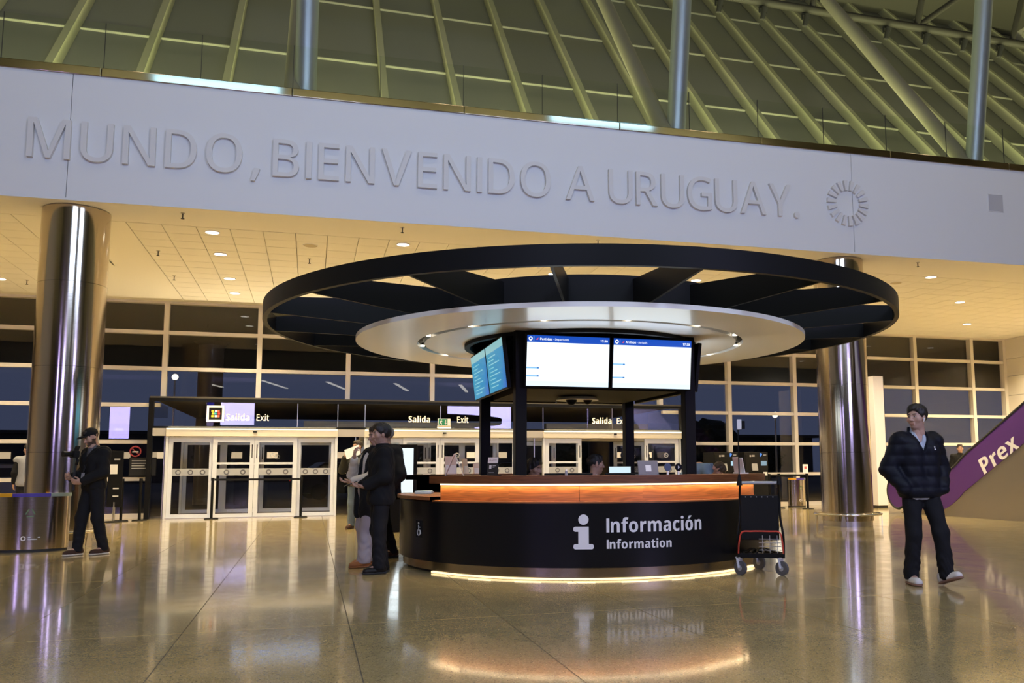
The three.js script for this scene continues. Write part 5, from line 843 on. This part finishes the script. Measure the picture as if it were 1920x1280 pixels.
beltPost(-4.25, 22.95, 'black belt post beside the black notice totem'); beltPost(-3.86, 23.0, 'black belt post at the corner of the first doors'); beltPost(-2.28, 23.1, 'black belt post before the first sliding leaf'); beltPost(-0.2, 23.1, 'black belt post before the fixed leaf of the first doors');
beltPost(12.45, 22.15, 'black belt post next to the counter end by the kiosks'); beltPost(13.1, 22.75, 'black belt post just beside the smaller recycling bin'); beltPost(13.6, 22.05, 'black belt post carrying a white notice'); beltPost(17.2, 22.3, 'black belt post behind the white advertising totem'); beltPost(-7.2, 22.4, 'black belt post at the far window beside the man in vest');
belt([-2.28, 23.1], [-0.2, 23.1], 'black belt stretched across the first sliding doors'); belt([13.1, 22.75], [13.6, 22.05], 'black belt between the posts by the smaller bin'); belt([12.45, 22.15], [13.1, 22.75], 'black belt between the kiosk post and the bin post');
{ const t = thing('post_notice', 'white notice with red print clipped above a belt post', 'notice', [13.6, 1.0, -22.05]); part(t, 'sheet', rbx(0.17, 0.25, 0.01, 0.003), M.paper, [-0.06, 0.14, 0.03]); part(t, 'red_print', bx(0.07, 0.07, 0.002), mat(C(0.6, 0.12, 0.1), 0.6), [-0.06, 0.17, 0.037]); }
{ const t = thing('notice_totem', 'tall narrow black totem with a white sheet beside the belt post', 'totem', [-4.33, 0, -22.55], 0.1); part(t, 'foot', cyl(0.2, 0.18, 0.03, 0, 0.015, 0, 28), M.blackMatte); part(t, 'pole', cyl(0.03, 0.03, 0.45, 0, 0.24, 0, 14), M.chrome); part(t, 'panel', rbx(0.30, 1.30, 0.05, 0.01), M.black, [0, 1.0, 0]); part(t, 'sheet', bx(0.17, 0.22, 0.004), M.paper, [-0.05, 1.22, 0.028]); for (const y of [1.45, 0.78, 0.6]) part(t, 'caption', bx(0.12, 0.03, 0.003), markPale, [0.02, y, 0.027]); }
{ const t = thing('notice_board', 'black window notice panel with white lines and a red prohibition disc', 'notice board', [-4.0, 1.3, -23.95]);
  const tex = canvasTex(256, 192, (c, w, h) => { c.fillStyle = '#15161a'; c.fillRect(0, 0, w, h); c.fillStyle = '#b8b8bc'; [0.14, 0.28, 0.42, 0.56].forEach((y, i) => c.fillRect(w * 0.08, h * y, w * [0.6, 0.75, 0.5, 0.55][i], h * 0.05)); });
  part(t, 'panel', bx(0.62, 0.46, 0.01), M.black, [0, -0.02, 0]); part(t, 'print', new THREE.PlaneGeometry(0.6, 0.44), mat(C(1, 1, 1), 0.6, 0, { map: tex }), [0, -0.02, 0.006]);
  part(t, 'prohibition_disc', merge([new THREE.TorusGeometry(0.12, 0.018, 8, 32).scale(1, 1, 0.3), bx(0.022, 0.22, 0.008).rotateZ(0.8)]), mat(C(0.35, 0.05, 0.06), 0.5), [-0.18, 0.36, 0.01]); part(t, 'disc_caption', bx(0.14, 0.03, 0.006), markPale, [-0.18, 0.35, 0.016]); }
// ================================================================ KIOSKS, TOTEMS
[[11.32, 'black service kiosk behind the bending man'], [12.28, 'black service kiosk with white stickers beside the counter end']].forEach(([u, label], k) => {
  const t = thing('service_kiosk', label, 'kiosk', [u, 0, -22.9], 0.15, 'service kiosks'); part(t, 'body', rbx(0.84, 1.62, 0.55, 0.02), M.blackMatte, [0, 0.81, 0]); part(t, 'fascia', rbx(0.78, 0.5, 0.02, 0.005), M.blackMatte, [0, 1.3, 0.28]);
  part(t, 'keypad', rbx(0.2, 0.26, 0.03, 0.01), M.greyPlastic, [-0.08, 1.22, 0.29], [-0.2, 0, 0]); part(t, 'screen_face', bx(0.2, 0.13, 0.01), glow(C(0.5, 0.75, 0.9), k ? 0.5 : 0.9), [0.25, 1.30, 0.29]); part(t, 'sticker', bx(0.14, 0.2, 0.006), M.paper, [0.3, 1.05, 0.285]);
  const P = textGeo('P', fontB, 0.1, 0.006); part(t, 'blue_mark_light', P, glow(C(0.1, 0.35, 1), 1.0), [0.12, 1.49, 0.292]); part(t, 'white_caption', merge([bx(0.1, 0.02, 0.004, 0.29, 1.54, 0.292), bx(0.1, 0.016, 0.004, -0.12, 1.53, 0.292), bx(0.1, 0.016, 0.004, -0.12, 1.5, 0.292), bx(0.05, 0.05, 0.004, -0.22, 1.51, 0.292)]), markPale);
});
{ const t = thing('advertising_totem', 'tall white advertising totem seen edge on behind the far column', 'totem', [15.75, 0, -22.0], 0.0); part(t, 'white_edge', rbx(0.34, 3.72, 0.9, 0.01), mat(C(0.80, 0.78, 0.82), 0.4), [0, 1.94, 0]); part(t, 'dark_face', bx(0.02, 3.6, 0.86), M.blackMatte, [0.18, 1.94, 0]); part(t, 'base', bx(0.32, 0.08, 0.85), M.dark, [0, 0.04, 0]); }
{ const t = thing('display_totem', 'black framed portrait screen glowing white behind the group of men', 'display', [1.66, 0, -17.0], -0.1); part(t, 'frame', rbx(0.62, 1.66, 0.08, 0.01), M.black, [0, 0.83, 0]); part(t, 'screen_face', new THREE.PlaneGeometry(0.52, 0.86), glow(C(0.82, 0.94, 1), 1.1), [-0.02, 1.16, 0.042]); rectLight(C(0.82, 0.94, 1), 1.0, 0.5, 0.84, [1.63, 1.16, -16.94], [1.2, 1.0, -12]); }
// ================================================================ ESCALATOR
{
  const t = thing('escalator', 'escalator with purple balustrade lettered in white and steel skirt', 'escalator', [14.65, 0, -17.48]);
  const k = Math.tan(30 * D2R), top = (s) => s < -0.3 ? 0.95 : 0.95 + k * (s + 0.3) * Math.min(1, (s + 0.3) / 0.8 * 0.5 + 0.5), bot = (s) => s < -0.35 ? 0.13 : 0.13 + k * (s + 0.35) * Math.min(1, (s + 0.35) / 0.8 * 0.5 + 0.5), E = 9.5;
  const ss = []; for (let s = -1.95; s <= E + 0.001; s += 0.15) ss.push(s);
  const shp = new THREE.Shape(); shp.moveTo(ss[0], bot(ss[0])); for (const s of ss) shp.lineTo(s, bot(s)); for (const s of [...ss].reverse()) shp.lineTo(s, top(s)); shp.absarc(-1.95, 0.54, 0.41, Math.PI / 2, Math.PI * 1.5);
  const side = (sh, d) => { const g = new THREE.ExtrudeGeometry(sh, { depth: d, bevelEnabled: false }); g.rotateY(-Math.PI / 2); g.translate(d, 0, 0); return g; };
  const sk = new THREE.Shape(); sk.moveTo(-1.75, 0); sk.lineTo(2.9, 0); sk.lineTo(E, (E - 2.9) * k); for (const s of [...ss].reverse()) if (s > -1.75) sk.lineTo(s, bot(s) + 0.02); sk.lineTo(-1.75, 0.14);
  part(t, 'balustrade', side(shp, 0.03), M.purple); part(t, 'balustrade', side(shp, 0.03), M.purple, [1.27, 0, 0]); part(t, 'skirt', side(sk, 0.05), M.skirt, [0.02, 0, 0]); part(t, 'skirt', side(sk, 0.05), M.skirt, [1.2, 0, 0]);
  const hr = [[0.015, 0.20, -1.72]]; for (let a = 0; a <= 8; a++) { const q = -Math.PI / 2 - a * Math.PI / 8; hr.push([0.015, 0.54 + 0.435 * Math.sin(q), -1.95 + 0.435 * Math.cos(q)]); } for (const s of ss) if (s > -1.9) hr.push([0.015, top(s) + 0.025, s]);
  for (const x of [0, 1.27]) part(t, 'handrail', tube(hr, 0.033, 120, 8), M.rubber, [x, 0, 0]);
  const st = []; for (let i = 0; i < 40; i++) { const s = -0.4 + i * 0.25, y = Math.max(0.06, 0.06 + k * (s + 0.1)); if (s < E - 0.3) st.push(s, y); } for (let i = 0; i < st.length; i += 2) part(t, 'step', bx(1.1, 0.14, 0.26), M.dark, [0.65, st[i + 1], st[i]]); part(t, 'landing_plate', bx(1.14, 0.03, 1.5), M.satin, [0.65, 0.015, -1.2]);
  const g = textGeo('Prex', fontB, 0.36, 0.006, 1.22); g.rotateZ(29 * D2R); g.rotateY(-Math.PI / 2); part(t, 'white_lettering', g, M.signWhite, [-0.002, 1.0, 1.14]);
}
// ================================================================ OUTSIDE, SEEN THROUGH THE GLASS
{
  struct('ground_outside', bx(260, 0.2, 160), M.asphalt, [10, -0.12, -104.5]);
  struct('roof_canopy', bx(70, 0.5, 17.4), M.soffit, [8, 5.95, -33.2]);
  const pr = thing('canopy_column', 'dark round column of the outer canopy behind the first doors', 'column', [-3.47, 0, -33]); part(pr, 'shaft', cyl(0.42, 0.42, 5.6, 0, 2.8, 0, 40), mat(C(0.14, 0.12, 0.09), 0.6)); part(pr, 'capital', cyl(0.46, 0.6, 0.12, 0, 5.64, 0, 40), M.soffit);
  const pr2 = copyOf(pr, [11, 0, -33], 0, 'dark round column of the outer canopy behind the open doors');
  const blob = (s, r, q) => { const g = new THREE.IcosahedronGeometry(r, 6), p = g.attributes.position; for (let i = 0; i < p.count; i++) { const v = V3().fromBufferAttribute(p, i), k = 0.72 + 0.5 * vnoise(v.x * 1.3 / r + s, v.y * 1.3 / r, v.z * 1.3 / r + s * 3) + 0.35 * vnoise(v.x * 5 / r + 9, v.y * 5 / r + s, v.z * 5 / r) + 0.2 * vnoise(v.x * 12 / r, v.y * 12 / r + s, v.z * 12 / r) - 0.1; p.setXYZ(i, v.x * k * q, v.y * k, v.z * k); } g.computeVertexNormals(); return g; };
  const labels = ['broad dark tree outside near the smaller bin', 'round dark tree outside beside the broad one', 'low dark tree outside behind the kiosks', 'tall dark tree outside behind the open doors', 'dark tree outside behind the middle doors', 'dark tree outside behind the first doors', 'dark bushy tree outside beyond the man in vest', 'slim dark tree outside at the far corner of the window', 'dark tree outside beyond the escalator'];
  [[29.5, 62, 5.0], [36, 64, 3.4], [25, 66, 3.2], [19, 62, 3.6], [9, 66, 3.2], [-6, 60, 3.4], [-14, 58, 3.8], [42, 62, 4.0], [48, 60, 3.6]].forEach(([u, n, h], i) => {
    const t = thing('tree', labels[i], 'tree', [u, 0, -n], i, 'trees outside'); part(t, 'trunk', cyl(0.16, 0.1, h * 0.5, 0, h * 0.25, 0, 10), M.trunk); part(t, 'crown', merge([blob(i, h * 0.3, 1.25).translate(0, h * 0.62, 0), blob(i + 20, h * 0.2, 1.1).translate(h * 0.22, h * 0.5, 0.2), blob(i + 40, h * 0.2, 1.1).translate(-h * 0.24, h * 0.52, -0.2)]), M.leafDark);
  });
  [[25.8, 45, 4.1, 'bright street lamp outside near the smaller bin'], [21.2, 62, 5.0, 'street lamp outside behind the kiosks'], [-7.0, 50, 6.0, 'street lamp outside over the first doors'], [-12.6, 48, 4.2, 'street lamp outside by the man in vest'], [10.2, 52, 2.6, 'low lamp outside behind the middle doors']].forEach(([u, n, h, label], i) => {
    const t = thing('street_lamp', label, 'street lamp', [u, 0, -n]); part(t, 'pole', cyl(0.07, 0.05, h, 0, h / 2, 0, 10), M.satin); part(t, 'lamp_head', new THREE.SphereGeometry(0.17, 10, 6), glow(C(1, 0.92, 0.75), i ? 1.5 : 4), [0, h + 0.1, 0.0]);
    const l = new THREE.PointLight(C(1, 0.9, 0.72), i ? 1.5 : 4); l.position.set(u, h + 0.1, -n); l.shadow.radius = 6; scene.add(l);
  });
  const carP = new THREE.Shape(); carP.moveTo(-2.1, 0.3); carP.lineTo(2.05, 0.3); carP.quadraticCurveTo(2.2, 0.6, 2.0, 0.72); carP.lineTo(1.1, 0.9); carP.lineTo(0.45, 1.38); carP.lineTo(-1.1, 1.42); carP.lineTo(-1.8, 0.98); carP.lineTo(-2.15, 0.9); carP.lineTo(-2.1, 0.3);
  [[1.5, 37, 0.2, 'dark parked car outside behind the belt across the doors', C(0.03, 0.03, 0.035)], [8.6, 38, 2.9, 'dark car with lit headlamps outside behind the open doors', C(0.05, 0.05, 0.055)], [-10.5, 36, 0.1, 'pale car parked outside beyond the man in vest', C(0.25, 0.25, 0.26)]].forEach(([u, n, turn, label, c], i) => {
    const t = thing('parked_car', label, 'car', [u, 0, -n], turn); part(t, 'body', new THREE.ExtrudeGeometry(carP, { depth: 1.6, bevelEnabled: true, bevelSize: 0.06, bevelThickness: 0.08, bevelSegments: 2 }).translate(0, 0, -0.8), mat(c, 0.3, 0.2)); part(t, 'side_glass', merge([bx(1.5, 0.32, 1.78, -0.4, 1.14, 0)]), M.blackSatin);
    for (const [x, z] of [[-1.35, 0.82], [1.35, 0.82], [-1.35, -0.82], [1.35, -0.82]]) part(t, 'wheel', cyl(0.32, 0.32, 0.22, 0, 0, 0, 24), M.rubber, [x, 0.32, z], [Math.PI / 2, 0, 0]); for (const z of [-0.6, 0.6]) { part(t, 'headlamp', rbx(0.08, 0.12, 0.3, 0.03), i === 1 ? glow(C(1, 0.95, 0.85), 6) : M.chrome, [2.12, 0.66, z]); part(t, 'tail_lamp', rbx(0.08, 0.12, 0.26, 0.03), glow(C(1, 0.05, 0.02), 0.6), [-2.16, 0.78, z]); }
  });
  const b = thing('distant_building', 'long low building with lit windows beyond the road', 'building', [12, 0, -95]); part(b, 'wall', bx(90, 4.6, 8), mat(C(0.05, 0.05, 0.055), 0.8), [0, 2.3, 0]); part(b, 'roof', bx(92, 0.3, 9), M.dark, [0, 4.75, 0]);
  for (let k = 0; k < 26; k++) if (hash3(k, 4, 2) > 0.35) part(b, 'lit_window', bx(1.0, 0.6, 0.1), glow(C(1, 0.75, 0.45), 0.5 + hash3(k, 1, 8)), [-42 + k * 3.3, 2.6, 4.02]);
}
renderer.render(scene, camera);
